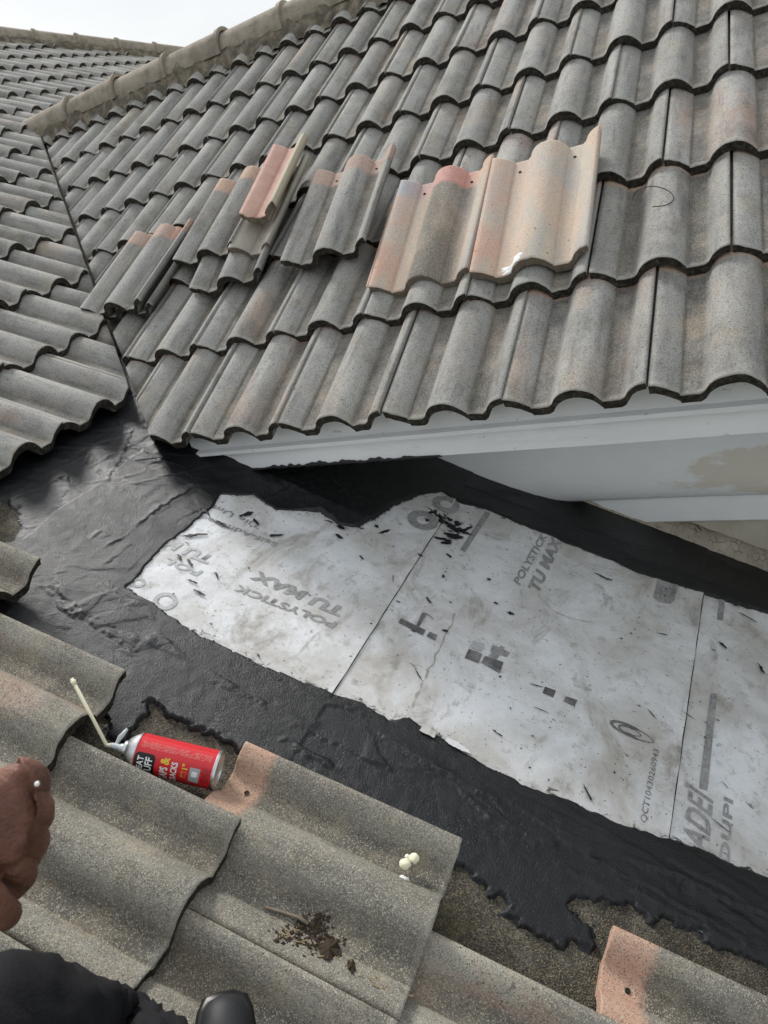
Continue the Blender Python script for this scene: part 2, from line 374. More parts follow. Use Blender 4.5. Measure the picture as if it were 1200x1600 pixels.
def tile_bm(lod, seed, x0=-.028, x1=.2958, y0=0., broken=None):
    rs = random.Random(seed)
    xs = xs_for(lod, x0, x1); n = len(xs)
    ys = ([0, .0025, .007] if lod == 0 else [0, .005]) + ([.12, .25, .34, TL - .004, TL] if lod == 0 else [.2, TL])
    ys = [y for y in ys]
    bm = bmesh.new(); pan = bm.verts.layers.float.new('pan'); cre = bm.verts.layers.float.new('crease')
    top, bot = [], []
    chips = [mnoise.noise(V((x * 60, seed * 7.7, 0))) for x in xs]
    chips2 = [mnoise.noise(V((x * 190, seed * 3.1, 5))) for x in xs]
    for j, y in enumerate(ys):
        rt, rb = [], []
        for i, x in enumerate(xs):
            z = ztop(x)
            dy = 0
            if y < .01: dy = .0022 * chips[i] + .0016 * chips2[i]
            if x < 0: dy += .03 * (1 - y / TL)
            if broken: dy += broken(x) * (1 - y / TL)
            drop = (.0028, .0009, 0)[j] if (lod == 0 and j < 3) else (.002 if j == 0 else 0)
            yy = y + dy
            v = bm.verts.new((x, yy, z - drop + .0012 * chips2[i] * (j == 0))); v[pan] = (1. if (.0560 < x < .095 or .2059 < x < .245) else max(0, .7 - z / .02) if x > .09 else 0.) if x > 0 else .4; v[cre] = 1. if (abs(x - .0563) < .0004 or abs(x - .0555) < .0003 or abs(x - .2062) < .0004 or abs(x - .2056) < .0004) else 0.
            rt.append(v)
            zb = min(z - TT * (.97 if x > 0 else .45), z - .008)
            if x > .262: zb = z - TT * .8
            v2 = bm.verts.new((x, yy + (.0015 if j == 0 else 0), zb)); v2[pan] = .5; rb.append(v2)
        top.append(rt); bot.append(rb)
    def F(vs, mi=0):
        f = bm.faces.new(vs); f.material_index = mi; f.smooth = True; return f
    for j in range(len(ys) - 1):
        for i in range(n - 1):
            F((top[j][i], top[j][i + 1], top[j + 1][i + 1], top[j + 1][i])); F((bot[j][i], bot[j + 1][i], bot[j + 1][i + 1], bot[j][i + 1]), 0)
        F((top[j][0], top[j + 1][0], bot[j + 1][0], bot[j][0]), 0); F((top[j][-1], bot[j][-1], bot[j + 1][-1], top[j + 1][-1]), 0)
    for i in range(n - 1):
        F((bot[0][i], bot[0][i + 1], top[0][i + 1], top[0][i]), 1).smooth = False
        F((top[-1][i], top[-1][i + 1], bot[-1][i + 1], bot[-1][i]), 0).smooth = False
    for e in bm.edges:
        if len(e.link_faces) == 2 and e.calc_face_angle(0) > R(38): e.smooth = False
    return bm
def tile_mesh(lod, seed, mat, edge=None, **k):
    me = bpy.data.meshes.new('roof_tile'); bm = tile_bm(lod, seed, **k); bm.to_mesh(me); bm.free()
    me.materials.append(mat); me.materials.append(edge or M_NOSE); return me
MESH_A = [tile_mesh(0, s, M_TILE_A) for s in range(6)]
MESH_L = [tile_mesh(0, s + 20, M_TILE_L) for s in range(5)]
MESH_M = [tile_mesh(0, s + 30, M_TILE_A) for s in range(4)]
LAY = math.atan(TT / E_)
def frame(X, Y, N, o, lay=0, yaw=0, roll=0):
    M = Matrix((X, Y, N)).transposed().to_4x4(); M.translation = o
    return M @ Matrix.Rotation(yaw, 4, 'Z') @ Matrix.Rotation(-lay, 4, 'X') @ Matrix.Rotation(roll, 4, 'Y') @ Matrix.Translation((0, 0, -.040))
def clip_tile(me, M, p, n, keep_neg=True):
    """a copy of a tile mesh sawn along a vertical plane; None when nothing is left"""
    Mi = M.inverted(); pl = Mi @ p; nl = (M.to_3x3().transposed() @ n).normalized()
    d = [nl.dot(v.co - pl) for v in me.vertices]
    if max(d) <= 0: return me
    if min(d) >= 0: return None
    bm = bmesh.new(); bm.from_mesh(me)
    r = bmesh.ops.bisect_plane(bm, geom=bm.verts[:] + bm.edges[:] + bm.faces[:], plane_co=pl, plane_no=nl, clear_outer=True)
    ed = [e for e in r['geom_cut'] if isinstance(e, bmesh.types.BMEdge)]
    bmesh.ops.holes_fill(bm, edges=ed, sides=0)
    if len(bm.faces) < 4: bm.free(); return None
    m2 = bpy.data.meshes.new('cut_roof_tile'); bm.to_mesh(m2); bm.free()
    for m in me.materials: m2.materials.append(m)
    return m2
RIDGE_K = 7.52
def hip_r(c): return -16.85 + (c - 19.07) * .487          # the hip that ends the main slope, by column
XMAX, CMAX = 3.3, 27
# decks --------------------------------------------------------------
ra = apt(0, RIDGE_K * E_, HD); xv = lambda y: -.16 - y
def slab(name, pts, n, th, mat):
    k = len(pts); vs = [V(p) for p in pts] + [V(p) - n * th for p in pts]
    fs = [tuple(range(k)), tuple(range(2 * k - 1, k - 1, -1))] + [(i, k + i, k + (i + 1) % k, (i + 1) % k) for i in range(k)]
    bm = bmesh.new(); bv = [bm.verts.new(v) for v in vs]
    for f in fs: bm.faces.new([bv[i] for i in f])
    return link(name, bm_mesh(name, bm), mat)
def lz(X, Y): return V((X, Y, deckz(X)))
roof_l = slab('main_roof', [lz(3.3, -2.9), lz(3.3, .66), lz(-.55, .66), lz(-.55, 9), lpt(hip_r(33.8), 33.8, HD), lpt(hip_r(13), 13, HD), lz(lpt(hip_r(13), 13).x, -2.9)], NL, .03, M_DECK)
tag(roof_l, 'main roof slope of grey double roll tiles running down from the upper left to the foreground', kind='structure')
vy = lambda Y: V((-.15 - Y, Y, 0))
pA0 = apt(0, .09, HD); yr = ra.y
def az(X, Y): return V((X, Y, (HD / math.cos(A_)) + Y * math.tan(A_)))
yb = 2 * yr
roof_a = slab('wing_roof', [az(-.16, .10), az(XMAX, .10), az(XMAX, yr), az(-.02 - yr, yr)], NA, .02, M_DECK)
tag(roof_a, 'wing roof slope of grey double roll tiles rising above the white fascia', kind='structure')
NAb = V((0, math.sin(A_), math.cos(A_)))
back = slab('wing_roof_back', [V((-yr + .0, yr + .002, ra.z)), V((XMAX, yr + .002, ra.z)), V((XMAX, yb, ra.z - (yb - yr) * math.tan(A_))), V((-.4, yb, ra.z - (yb - yr) * math.tan(A_)))], NAb, .02, M_TILE_A)
tag(back, 'far slope of the wing roof beyond its ridge', kind='structure')

VP, VN = V((-.158, 0, 0)), V((1, 1, 0)).normalized()
TILES = {}
# wing roof tiles ---------------------------------------------------
for k in range(0, 9):
    vk = (k + KOFF.get(k, 0)) * E_
    off = 0 if k % 2 == 0 else .5
    for c in range(-12, 11):
        u = (c + off) * W_
        if u > XMAX - .3: continue
        rr = random.Random(k * 100 + c)
        M = frame(XA, YA, NA, apt(u + rr.uniform(-.0015, .0015), vk + rr.uniform(-.004, .004), rr.uniform(-.001, .002)), LAY, R(rr.uniform(-.35, .35)), R(rr.uniform(-.25, .25)))
        me = clip_tile(MESH_A[rr.randrange(6)], M, VP + V((.004, .004, 0)), -VN)
        if me is None: continue
        if k == 8: me = clip_tile(me, M, V((0, yr + .02, 0)), V((0, 1, 0)))
        if me is None: continue
        o = link('roof_tile', me, (), roof_a); o.matrix_world = M; TILES['a', k, c] = (o, M)
# main roof tiles ----------------------------------------------------
edge = {-2: 2.0, -1: 1.5, 0: 1.0, 1: 1.5, 2: 1.0, 3: 1.5, 4: 1.0, 5: 1.5}
def above_wing(P):
    zf = min(P.y * math.tan(A_), (2 * yr - P.y) * math.tan(A_))
    return zf > P.z + .02 and P.y > 0
HIPD = (lpt(hip_r(27), 27) - lpt(hip_r(13), 13)).normalized(); HIPN = V((-HIPD.y, HIPD.x, 0)).normalized()
if HIPN.x > 0: HIPN = -HIPN
for r in range(-19, 5):
    half = .5 if r % 2 else 0
    for ci in range(-6, 28):
        c = ci + half                     # left joint column
        if r >= -2 and c + 1 > edge[r] + 1e-6: continue
        rr = random.Random(r * 1000 + ci + 5)
        near = r >= -5
        M = frame(XL, YL, NL, lpt(r + rr.uniform(-.012, .012), c + rr.uniform(-.005, .005), rr.uniform(-.001, .002)), LAY, R(rr.uniform(-.35, .35)), R(rr.uniform(-.25, .25)))
        ctr = M @ V((.15, .2, .03))
        if r < -8 and c < 8: continue     # far left of the frame
        if r < -3 and c < -1: continue
        me = (MESH_L[rr.randrange(5)] if r >= -2 else MESH_M[rr.randrange(4)])
        if r < -9: me = clip_tile(me, M, lpt(hip_r(19), 19), HIPN)
        if me is None: continue
        if r <= -3:
            if ctr.y < yr:
                me = clip_tile(me, M, VP - V((.004, .004, 0)), VN)
            else:
                me = clip_tile(me, M, V((-yr + .0 - .158, yr, 0)), V((1, -1, 0)).normalized())
            if me is None: continue
        o = link('roof_tile', me, (), roof_l); o.matrix_world = M; TILES['l', r, ci] = (o, M)
# keep the tiles in and near view; past 300 on the slope the farthest are joined into one mass
cand = []
for key, (o, M) in list(TILES.items()):
    if key[0] != 'l': continue
    q = M @ V((.15, .2, .03)) - CAM; zc = sum(CR[2][i] * q[i] for i in range(3)); xc = sum(CR[0][i] * q[i] for i in range(3)); yc = sum(CR[1][i] * q[i] for i in range(3))
    far = q.length
    inview = zc > .1 and -260 < 600 + FPX * xc / zc < 1460 and -260 < 800 + FPX * yc / zc < 1900
    if not inview and far > 1.8:
        TILES.pop(key); bpy.data.objects.remove(o); continue
    cand.append((far, key))
cand.sort()
if len(cand) > 298:
    bm = bmesh.new(); mats = [M_TILE_A, M_NOSE]
    for far, key in cand[298:]:
        o, M = TILES.pop(key); me = o.data.copy(); me.transform(M); bm.from_mesh(me); bpy.data.objects.remove(o)
    me = bpy.data.meshes.new('distant_roof_tiles'); bm.to_mesh(me); bm.free()
    o = link('distant_roof_tiles', me, mats, roof_l); o['kind'] = 'stuff'
print('tiles', len(roof_a.children), len(roof_l.children))

# ridge caps -----------------------------------------------------------
def cap_mesh(seed, Ln=.43, r0=.078, r1=.092):
    bm = bmesh.new(); n = 14; st = [(0, r0), (.02, r0 + .002), (Ln * .6, r0 + (r1 - r0) * .5), (Ln - .03, r1 - .004), (Ln - .025, r1 + .006), (Ln, r1 + .008)]
    outer, inner = [], []
    for (x, r) in st:
        o_, i_ = [], []
        for k in range(n + 1):
            t = math.pi * (-.08 + 1.16 * k / n); rr = r * (1 + .02 * mnoise.noise(V((x * 9, k, seed))))
            o_.append(bm.verts.new((x, rr * math.cos(t), rr * math.sin(t)))); i_.append(bm.verts.new((x, (rr - .018) * math.cos(t), (rr - .018) * math.sin(t))))
        outer.append(o_); inner.append(i_)
    for j in range(len(st) - 1):
        for k in range(n):
            bm.faces.new((outer[j][k], outer[j][k + 1], outer[j + 1][k + 1], outer[j + 1][k])); bm.faces.new((inner[j][k], inner[j + 1][k], inner[j + 1][k + 1], inner[j][k + 1]))
        for k in (0, n): bm.faces.new((outer[j][k], outer[j + 1][k], inner[j + 1][k], inner[j][k]))
    for j in (0, -1):
        for k in range(n): bm.faces.new((outer[j][k], outer[j][k + 1], inner[j][k + 1], inner[j][k]))
    return smooth_by_angle(bm_mesh('ridge_cap', bm), 45)
CAPS = [cap_mesh(s) for s in range(3)]
for m in CAPS: m.materials.append(M_RIDGE)
def mortar_mesh(length, half, drop, seed, slope):
    bm = bmesh.new(); nx = int(length / .03); prof = [(-half, -drop), (-half * .85, -drop * .45), (-half * .6, .0), (half * .6, .0), (half * .85, -drop * .45), (half, -drop)]
    rows = []
    for i in range(nx + 1):
        x = length * i / nx
        rows.append([bm.verts.new((x + .008 * mnoise.noise(V((i, j, seed))), y * (1 + .28 * mnoise.noise(V((x * 14, j * 3, seed)))), z + .030 * mnoise.noise(V((x * 17, j * 5.3, seed + 9))))) for j, (y, z) in enumerate(prof)])
    for a, b in zip(rows, rows[1:]):
        for j in range(len(prof) - 1): bm.faces.new((a[j], b[j], b[j + 1], a[j + 1]))
    return bm_mesh('mortar_bed', bm, True)
apex_a = apt(0, RIDGE_K * E_, 0)
xl = -2.62
i = 0; x = xl
while x < XMAX - .3:
    o = link('ridge_cap', CAPS[i % 3], (), roof_a); o.location = (x, apex_a.y, apex_a.z - .004 + .004 * (i % 2)); o.rotation_euler = (0, R(random.uniform(-.8, .3)), R(random.uniform(-.7, .7)))
    x += .395 + .012 * random.uniform(-1, 1); i += 1
o = link('mortar_bed', mortar_mesh(XMAX - xl, .122, .10, 3, 0), M_MORTAR, roof_a); o.location = (xl + .05, apex_a.y, apex_a.z + .0)
hl = (lpt(hip_r(28), 28) - lpt(hip_r(14), 14)); hd_ = hl.normalized(); q = 0.; i = 0
HM = Matrix((-hd_, -V((0, 0, 1)).cross(hd_).normalized(), V((0, 0, 1)) - hd_ * hd_.z)).transposed().to_4x4()
while q < hl.length:
    o = link('ridge_cap', CAPS[i % 3], (), roof_l); Mh = HM.copy(); Mh.translation = lpt(hip_r(14), 14) + hd_ * (q + .43) + V((0, 0, .0 - .002 * (i % 3))); o.matrix_world = Mh; q += .395; i += 1
o = link('mortar_bed', mortar_mesh(hl.length, .125, .10, 8, 0), M_MORTAR, roof_l); Mh = HM.copy(); Mh.translation = lpt(hip_r(28), 28); o.matrix_world = Mh

# ------------------------------------------------------------------ wall, cornice, fascia
wall = empty('house_wall', (1.6, .64, -1.6)); tag(wall, 'beige stuccoed house wall under the wing roof with white fascia and crown moulding', 'wall')
def prof_strip(name, prof, x0, x1, mat, nx=24, wob=0.0, parent=wall, seed=0):
    """a moulding: a y-z profile swept along x, closed at the back"""
    bm = bmesh.new(); rows = []
    for i in range(nx + 1):
        x = x0 + (x1 - x0) * i / nx
        rows.append([bm.verts.new((x, y + wob * mnoise.noise(V((x * 3, j * 2., seed))), z + wob * mnoise.noise(V((x * 2.3, j * 2. + 40, seed))))) for j, (y, z) in enumerate(prof)])
    k = len(prof)
    for a, b in zip(rows, rows[1:]):
        for j in range(k): bm.faces.new((a[j], b[j], b[(j + 1) % k], a[(j + 1) % k]))
    bm.faces.new(rows[0]); bm.faces.new(rows[-1][::-1])
    o = link(name, smooth_by_angle(bm_mesh(name, bm), 35), mat); o.parent = parent; o.matrix_parent_inverse = Matrix.Translation(-V(parent.location)); return o
FY = .088
prof_strip('drip_edge', [(FY, -.030), (FY - .004, -.098), (FY - .020, -.103), (FY - .021, -.113), (FY + .004, -.116), (FY + .012, -.03)], -.10, XMAX, M_FASCIA, 30, .0012)
prof_strip('fascia_board', [(FY + .006, -.112), (FY + .006, -.118), (FY + .004, -.176), (FY + .03, -.178), (FY + .03, -.112)], -.10, XMAX, M_FASCIA, 40, .0022, seed=4)
prof_strip('soffit', [(FY + .03, -.165), (FY + .03, -.172), (.70, -.172), (.70, -.165)], -.1, XMAX, M_TRIM)
cr_prof = [(.70, -.173), (.47, -.173), (.50, -.30), (.545, -.36), (.537, -.40), (.531, -.44), (.5295, -.475), (.5315, -.51), (.540, -.545), (.556, -.575), (.575, -.593), (.598, -.604), (.70, -.604)]
prof_strip('crown_moulding', cr_prof, -.1, XMAX, M_CROWN, 40, .0015, seed=2)
prof_strip('cornice_band', [(.70, -.6045), (.612, -.6045), (.608, -.64), (.609, -.695), (.615, -.701), (.70, -.701)], -.1, XMAX, M_TRIM, 40, .0015, seed=6)
bm = bmesh.new(); box_bm(bm, (.2, .645, -4.2), (XMAX, .70, -.7015)); o = link('wall_face', bm_mesh('wall_face', bm), M_WALL); o.parent = wall; o.matrix_parent_inverse = Matrix.Translation(-wall.location)
bm = bmesh.new(); rows = []
for i in range(121):
    X = .02 + .66 * i / 120; a_ = max(0, 1 - abs(X - .36) / .36); hh = .002 + .016 * a_ * max(0, .35 + mnoise.noise(V((X * 21, 1, 1))) + .6 * mnoise.noise(V((X * 70, 2, 1)))); lo = .003 + .014 * a_ * max(0, .2 + mnoise.noise(V((X * 30, 7, 1))))
    rows.append([bm.verts.new(p) for p in ((X, FY + .0035, -.176 + hh), (X, FY - .001, -.176 + hh * .6), (X, FY - .002, -.177), (X, FY + .012, -.179 - lo), (X, FY + .03, -.1785))])
for p_, q_ in zip(rows, rows[1:]):
    for k in range(4): bm.faces.new((p_[k], q_[k], q_[k + 1], p_[k + 1]))
o = link('tar_edge', bm_mesh('tar_edge', bm, True), M_TAR); o.parent = wall; o.matrix_parent_inverse = Matrix.Translation(-wall.location)
# sloping stucco fillet with cracked edge between wall and deck
bm = bmesh.new(); rows = []
for i in range(61):
    X = .80 + 1.5 * i / 60; z = deckz(X); j = lambda s: .006 * mnoise.noise(V((X * 26, s, 1))) + .003 * mnoise.noise(V((X * 90, s, 4)))
    rows.append([bm.verts.new(p) for p in ((X, .600 + j(0), z - .01), (X, .606 + j(1), z + .012 + j(2)), (X, .622 + j(3), z + .036 + j(4) * .8), (X, .650, z + .062 + j(5)), (X, .66, z - .02))])
for a, b in zip(rows, rows[1:]):
    for k in range(4): bm.faces.new((a[k], b[k], b[k + 1], a[k + 1]))
def fillet_mat():
    m = MT('cracked_stucco', .9, .2); oc = m.coord('Object')
    c = m.ramp(m.noise(oc, 12, 5), [(.3, (.30, .26, .21)), (.7, (.46, .41, .34))])
    c = m.mix(m.ramp(m.vor(m.coord('Object', (1, .55, .55)), 55, 'Distance', 'DISTANCE_TO_EDGE'), [(.01, .8), (.05, 0.)]), c, m.mix(m.ramp(m.noise(oc, 30, 4, .7), [(.42, 0.), (.55, 1.)]), (.40, .35, .29), (.06, .05, .04)))
    m.color(c); m.bump(m.vor(oc, 55, 'Distance', 'DISTANCE_TO_EDGE'), .7, .006); return m.m
o = link('stucco_fillet', bm_mesh('stucco_fillet', bm, True), fillet_mat()); o.parent = wall; o.matrix_parent_inverse = Matrix.Translation(-wall.location)

# ------------------------------------------------------------------ membrane sheets
def LM(p, h=0):                            # deck-local (a along the downslope, b along +Y) of a world point
    q = p - OL; return (-q.dot(YL), q.dot(XL))
def DW(a, b, h=0): return OL - YL * a + XL * b + NL * (HD + h)
M_BIT = simple('bitumen_edge', (.018, .017, .016), .6, .4)
def sheet(name, x0, x1, y0, y1, h, mat, label, skew0=0, skew1=0, seed=0):
    """a membrane sheet on the deck between plan lines x0 and x1, with a gently wavy surface and its own thickness"""
    a0, a1 = LM(lz(x0, 0))[0], LM(lz(x1, 0))[0]; b0, b1 = y0 - OL.y, y1 - OL.y
    nx, ny = 44, 56; vs = []; fs = []
    for i in range(nx + 1):
        for j in range(ny + 1):
            t = j / ny; b = b0 + (b1 - b0) * t
            aa0 = a0 + skew0 * (1 - t); aa1 = a1 + skew1 * (1 - t)
            if i == nx: aa1 += .0025 * mnoise.noise(V((b * 14, seed, 0)))
            if i == 0: aa0 += .002 * mnoise.noise(V((b * 14, seed, 7)))
            a = aa0 + (aa1 - aa0) * i / nx
            hh = h + .0016 * mnoise.noise(V((a * 5, b * 5, 1))) + .0008 * mnoise.noise(V((a * 13, b * 13, 3)))
            if i == nx: hh += .0014 + .0012 * mnoise.noise(V((b * 9, seed, 3)))
            vs.append(DW(a, b, hh))
    for i in range(nx):
        for j in range(ny):
            k = i * (ny + 1) + j; fs.append((k, k + ny + 1, k + ny + 2, k + 1))
    base = len(vs)
    ring = [i * (ny + 1) for i in range(nx + 1)] + [nx * (ny + 1) + j for j in range(1, ny + 1)] + [i * (ny + 1) + ny for i in range(nx - 1, -1, -1)] + [j for j in range(ny - 1, 0, -1)]
    for k in ring: vs.append(vs[k] - NL * .0042)
    L_ = len(ring)
    for i in range(L_): fs.append((ring[i], base + i, base + (i + 1) % L_, ring[(i + 1) % L_]))
    me = mesh(name, vs, fs, True, [0] * (nx * ny) + [1] * L_); smooth_by_angle(me, 50)
    o = link(name, me, [mat, M_BIT]); tag(o, label, 'roofing membrane', 'lapped membrane sheets on the roof deck'); return o
sh1 = sheet('membrane_sheet', -.15, .563, -.60, .48, .0070, M_MEM[0], 'white membrane sheet at the upper left with upside down print', 0, 0, 1)
sh2 = sheet('membrane_sheet', .54, 1.236, -.60, .48, .0045, M_MEM[1], 'middle membrane sheet stained brown with lettering running up towards the wall', 0, -.036, 2)
sh3 = sheet('membrane_sheet', 1.19, 2.3, -.60, .48, .0020, M_MEM[2], 'membrane sheet at the right edge with large outlined lettering and long grey bars', 0, 0, 3)
HS = {sh1: .0100, sh2: .0075, sh3: .0050}   # print height over deck
DG = None
def text_mesh(s, bold=0., shear=0., sx=1.):
    cu = bpy.data.curves.new('t', 'FONT'); cu.body = s; cu.offset = bold; cu.shear = shear; cu.space_character = 1.03; cu.resolution_u = 3
    o = bpy.data.objects.new('t', cu); COL.objects.link(o); bpy.context.view_layer.update()
    dg = bpy.context.evaluated_depsgraph_get(); me = bpy.data.meshes.new_from_object(o.evaluated_get(dg))
    bpy.data.objects.remove(o); bpy.data.curves.remove(cu)
    co = np.empty(len(me.vertices) * 3); me.vertices.foreach_get('co', co); co = co.reshape(-1, 3)
    return me, co
def put_text(sh, s, p0, p1, height, mat, bold=.02, shear=0., flip=1):
    """print s on a sheet from pixel p0 (foot of first letter) to p1 (foot of last letter)"""
    me, co = text_mesh(s, bold, shear)
    a = deck(*p0, HS[sh]); b = deck(*p1, HS[sh]); d = (b - a); Ln = d.length; d.normalize(); up = NL.cross(d).normalized() * flip
    x0, x1, y0 = co[:, 0].min(), co[:, 0].max(), 0.
    capH = co[:, 1].max()
    out = [a + d * ((x - x0) / (x1 - x0) * Ln) + up * (y / capH * height) for x, y, _ in co]
    me.vertices.foreach_set('co', np.array(out).ravel()); me.materials.clear(); me.update()
    return link('lettering', me, mat, sh)
def put_poly(sh, pts, mat, name='printed_mark', h=0.0):
    vs = [deck(x, y, HS[sh] + h) for x, y in pts]
    bm = bmesh.new(); bv = [bm.verts.new(v) for v in vs]; f = bm.faces.new(bv); bm.normal_update()
    if f.normal.dot(NL) < 0: f.normal_flip()
    me = bpy.data.meshes.new(name); bm.to_mesh(me); bm.free(); return link(name, me, mat, sh)
def put_ring(sh, c, ro, ri, mat, ax=1., rot=0., name='printed_ring'):
    P = deck(*c, HS[sh]); ex = -YL; ey = XL; n = 40; vs = []; fs = []
    for i in range(n):
        t = 2 * math.pi * i / n
        for r in (ro, ri):
            q = V((r * math.cos(t) * ax, r * math.sin(t))); cs, sn = math.cos(rot), math.sin(rot)
            vs.append(P + ex * (q.x * cs - q.y * sn) + ey * (q.x * sn + q.y * cs))
    for i in range(n): j = (i + 1) % n; fs.append((2 * i, 2 * j, 2 * j + 1, 2 * i + 1))
    return link(name, mesh(name, vs, fs), mat, sh)
# sheet one, print upside down
put_text(sh1, 'POLYSTICK', (528, 972), (371, 912), .022, M_INK, .03, .15)
put_text(sh1, 'TU MAX', (539, 950), (400, 890), .033, M_INK, .045, .15)
put_text(sh1, 'Self-Adhered', (436, 848), (316, 803), .018, M_INK, .02)
put_text(sh1, 'Tile Und', (410, 821), (331, 785), .018, M_INK, .02)
put_text(sh1, 'TU M', (335, 869), (262, 839), .033, M_INKF, .045, .15)
put_text(sh1, 'POL', (318, 892), (262, 870), .022, M_INKF, .03, .15)
put_ring(sh1, (216, 909), .016, .009, M_INKF)
put_ring(sh1, (258, 938), .028, .017, M_INKF)
# sheet two
put_text(sh2, 'POLYSTICK', (812, 914), (856, 836), .021, M_INK, .03, .2)
put_text(sh2, 'TU MAX', (842, 925), (879, 842), .032, M_INK, .045, .2)
put_poly(sh2, [(758, 798), (767, 801), (727, 862), (719, 858)], M_INK, 'printed_bar')
put_poly(sh2, [(623, 972), (627, 965), (665, 983), (661, 992)], M_INKD); put_poly(sh2, [(651, 975), (660, 956), (667, 959), (649, 987), (642, 984)], M_INKD, h=.0006)
put_poly(sh2, [(667, 993), (672, 986), (684, 991), (680, 1000)], M_INKD)
put_poly(sh2, [(726, 1027), (733, 1013), (754, 1021), (748, 1036)], M_INKD); put_poly(sh2, [(752, 1035), (758, 1024), (787, 1034), (781, 1052)], M_INKD)
put_poly(sh2, [(734, 1011), (740, 1000), (758, 1006), (753, 1018)], M_INKF)
put_poly(sh2, [(766, 1017), (770, 1006), (797, 1019), (792, 1026)], M_INK); put_poly(sh2, [(763, 1024), (783, 1008), (789, 1011), (776, 1030)], M_INK, h=.0006)
put_poly(sh2, [(848, 1082), (852, 1072), (869, 1078), (865, 1089)], M_INKD); put_poly(sh2, [(881, 1095), (885, 1087), (903, 1093), (898, 1103)], M_INKD)
put_ring(sh1, (697, 787), .042, .018, M_INK, name='printed_ring'); put_ring(sh1, (661, 812), .046, .019, M_INK, name='printed_ring')
put_poly(sh2, [(1021, 932), (1031, 893), (1062, 903), (1054, 938), (1047, 943), (1030, 940)], M_INK, 'printed_badge')
put_poly(sh2, [(1034, 933), (1042, 898), (1049, 900), (1041, 935)], M_INKF, 'printed_badge', .0006)
put_text(sh2, 'MIAMI-DADE', (1041, 934), (1048, 900), .011, M_INKD, .005).location = NL * .0012
put_text(sh2, 'COUNTY', (1053, 932), (1058, 906), .009, M_INKD, .005).location = NL * .0012
put_ring(sh2, (987, 1141), .058, .046, M_INKD, .0, 0).location = (0, 0, 0) if False else (0, 0, 0)
put_text(sh2, 'QCT10430260943', (1010, 1286), (1030, 1172), .012, M_INKD, .0)
# sheet three
put_poly(sh3, [(1125, 930), (1134, 932), (1130, 969), (1121, 967)], M_INK, 'printed_bar')
put_poly(sh3, [(1111, 1083), (1121, 1084), (1106, 1234), (1093, 1231)], M_INK, 'printed_bar')
put_text(sh3, 'ADEI', (1106, 1338), (1115, 1242), .050, M_INK, .02, .3)
put_text(sh3, '\u00ae', (1078, 1232), (1078, 1225), .012, M_INK, .0)
put_text(sh3, 'DUPI', (1140, 1352), (1146, 1250), .018, M_INK, .02)

M_STAIN = simple('brown_dirt_line', (.36, .32, .265), .85, .2, .5, 60)
def stain(sh, pts, wd):
    P = [deck(x, y, HS[sh] + .0003) for x, y in pts]; vs = []; fs = []; n = 0
    for p_, q_ in zip(P, P[1:]):
        d = q_ - p_; k = max(2, int(d.length / .006)); e_ = NL.cross(d).normalized()
        for i in range(k):
            c_ = p_ + d * (i / k); w_ = wd * max(.05, .55 + 1.1 * mnoise.noise(c_ * 60)); o_ = e_ * (.006 * mnoise.noise(c_ * 40 + V((5, 0, 0))))
            vs += [c_ + e_ * w_ + o_, c_ - e_ * w_ + o_]; n += 1
    for i in range(n - 1): fs.append((2 * i, 2 * i + 2, 2 * i + 3, 2 * i + 1))
    return link('dirt_line', mesh('dirt_line', vs, fs), M_STAIN, sh)
stain(sh2, [(712, 958), (700, 985), (684, 1018), (668, 1052), (652, 1085), (642, 1108)], .0022)
M_SEAM = M_BIT
def seam(sh, x0, x1, y0, y1, h):
    n = 40; vs = []
    for i in range(n + 1):
        t = i / n; P = lz(x0 + (x1 - x0) * t, y0 + (y1 - y0) * t); a, b = LM(P); w_ = .0011 + .0006 * mnoise.noise(V((b * 30, sh.name.count('1'), 2))); j = .0012 * mnoise.noise(V((b * 17, 4, 1)))
        vs += [DW(a - w_ + j, b, h), DW(a + w_ + j, b, h)]
    link('lap_edge', mesh('lap_edge', vs, [(2 * i, 2 * i + 1, 2 * i + 3, 2 * i + 2) for i in range(n)]), M_SEAM, sh)
seam(sh1, .5635, .5635, -.5, .45, .0062); seam(sh2, 1.2365 - .0275, 1.2365, -.48, .45, .0040)
stain(sh2, [(842, 928), (860, 950), (890, 965), (930, 972)], .0012)
# boot-print-like oval stamp on sheet two
bpy.data.objects.remove([o for o in sh2.children if o.name.startswith('printed_ring')][-1])
def put_oval(sh, p, q, wd, mat):
    a = deck(*p, HS[sh]); b = deck(*q, HS[sh]); d = (b - a).normalized(); s = NL.cross(d); Ln = (b - a).length / 2; c = (a + b) / 2; n = 36; vs = []; fs = []
    for i in range(n):
        t = 2 * math.pi * i / n; w_ = 1 + .06 * mnoise.noise(V((i * .8, 2, 1)))
        for k in (1, .62 if math.cos(t) < .2 else .8):
            vs.append(c + d * (Ln * w_ * math.cos(t) * (k ** .4)) + s * (wd * w_ * k * math.sin(t) * (1 - .2 * math.cos(t))))
    for i in range(n): j = (i + 1) % n; fs.append((2 * i, 2 * j, 2 * j + 1, 2 * i + 1))
    return link('printed_oval', mesh('printed_oval', vs, fs), mat, sh)
put_oval(sh2, (953, 1127), (1023, 1159), .017, M_INKD)
put_oval(sh2, (966, 1134), (1002, 1149), .011, M_INKD)

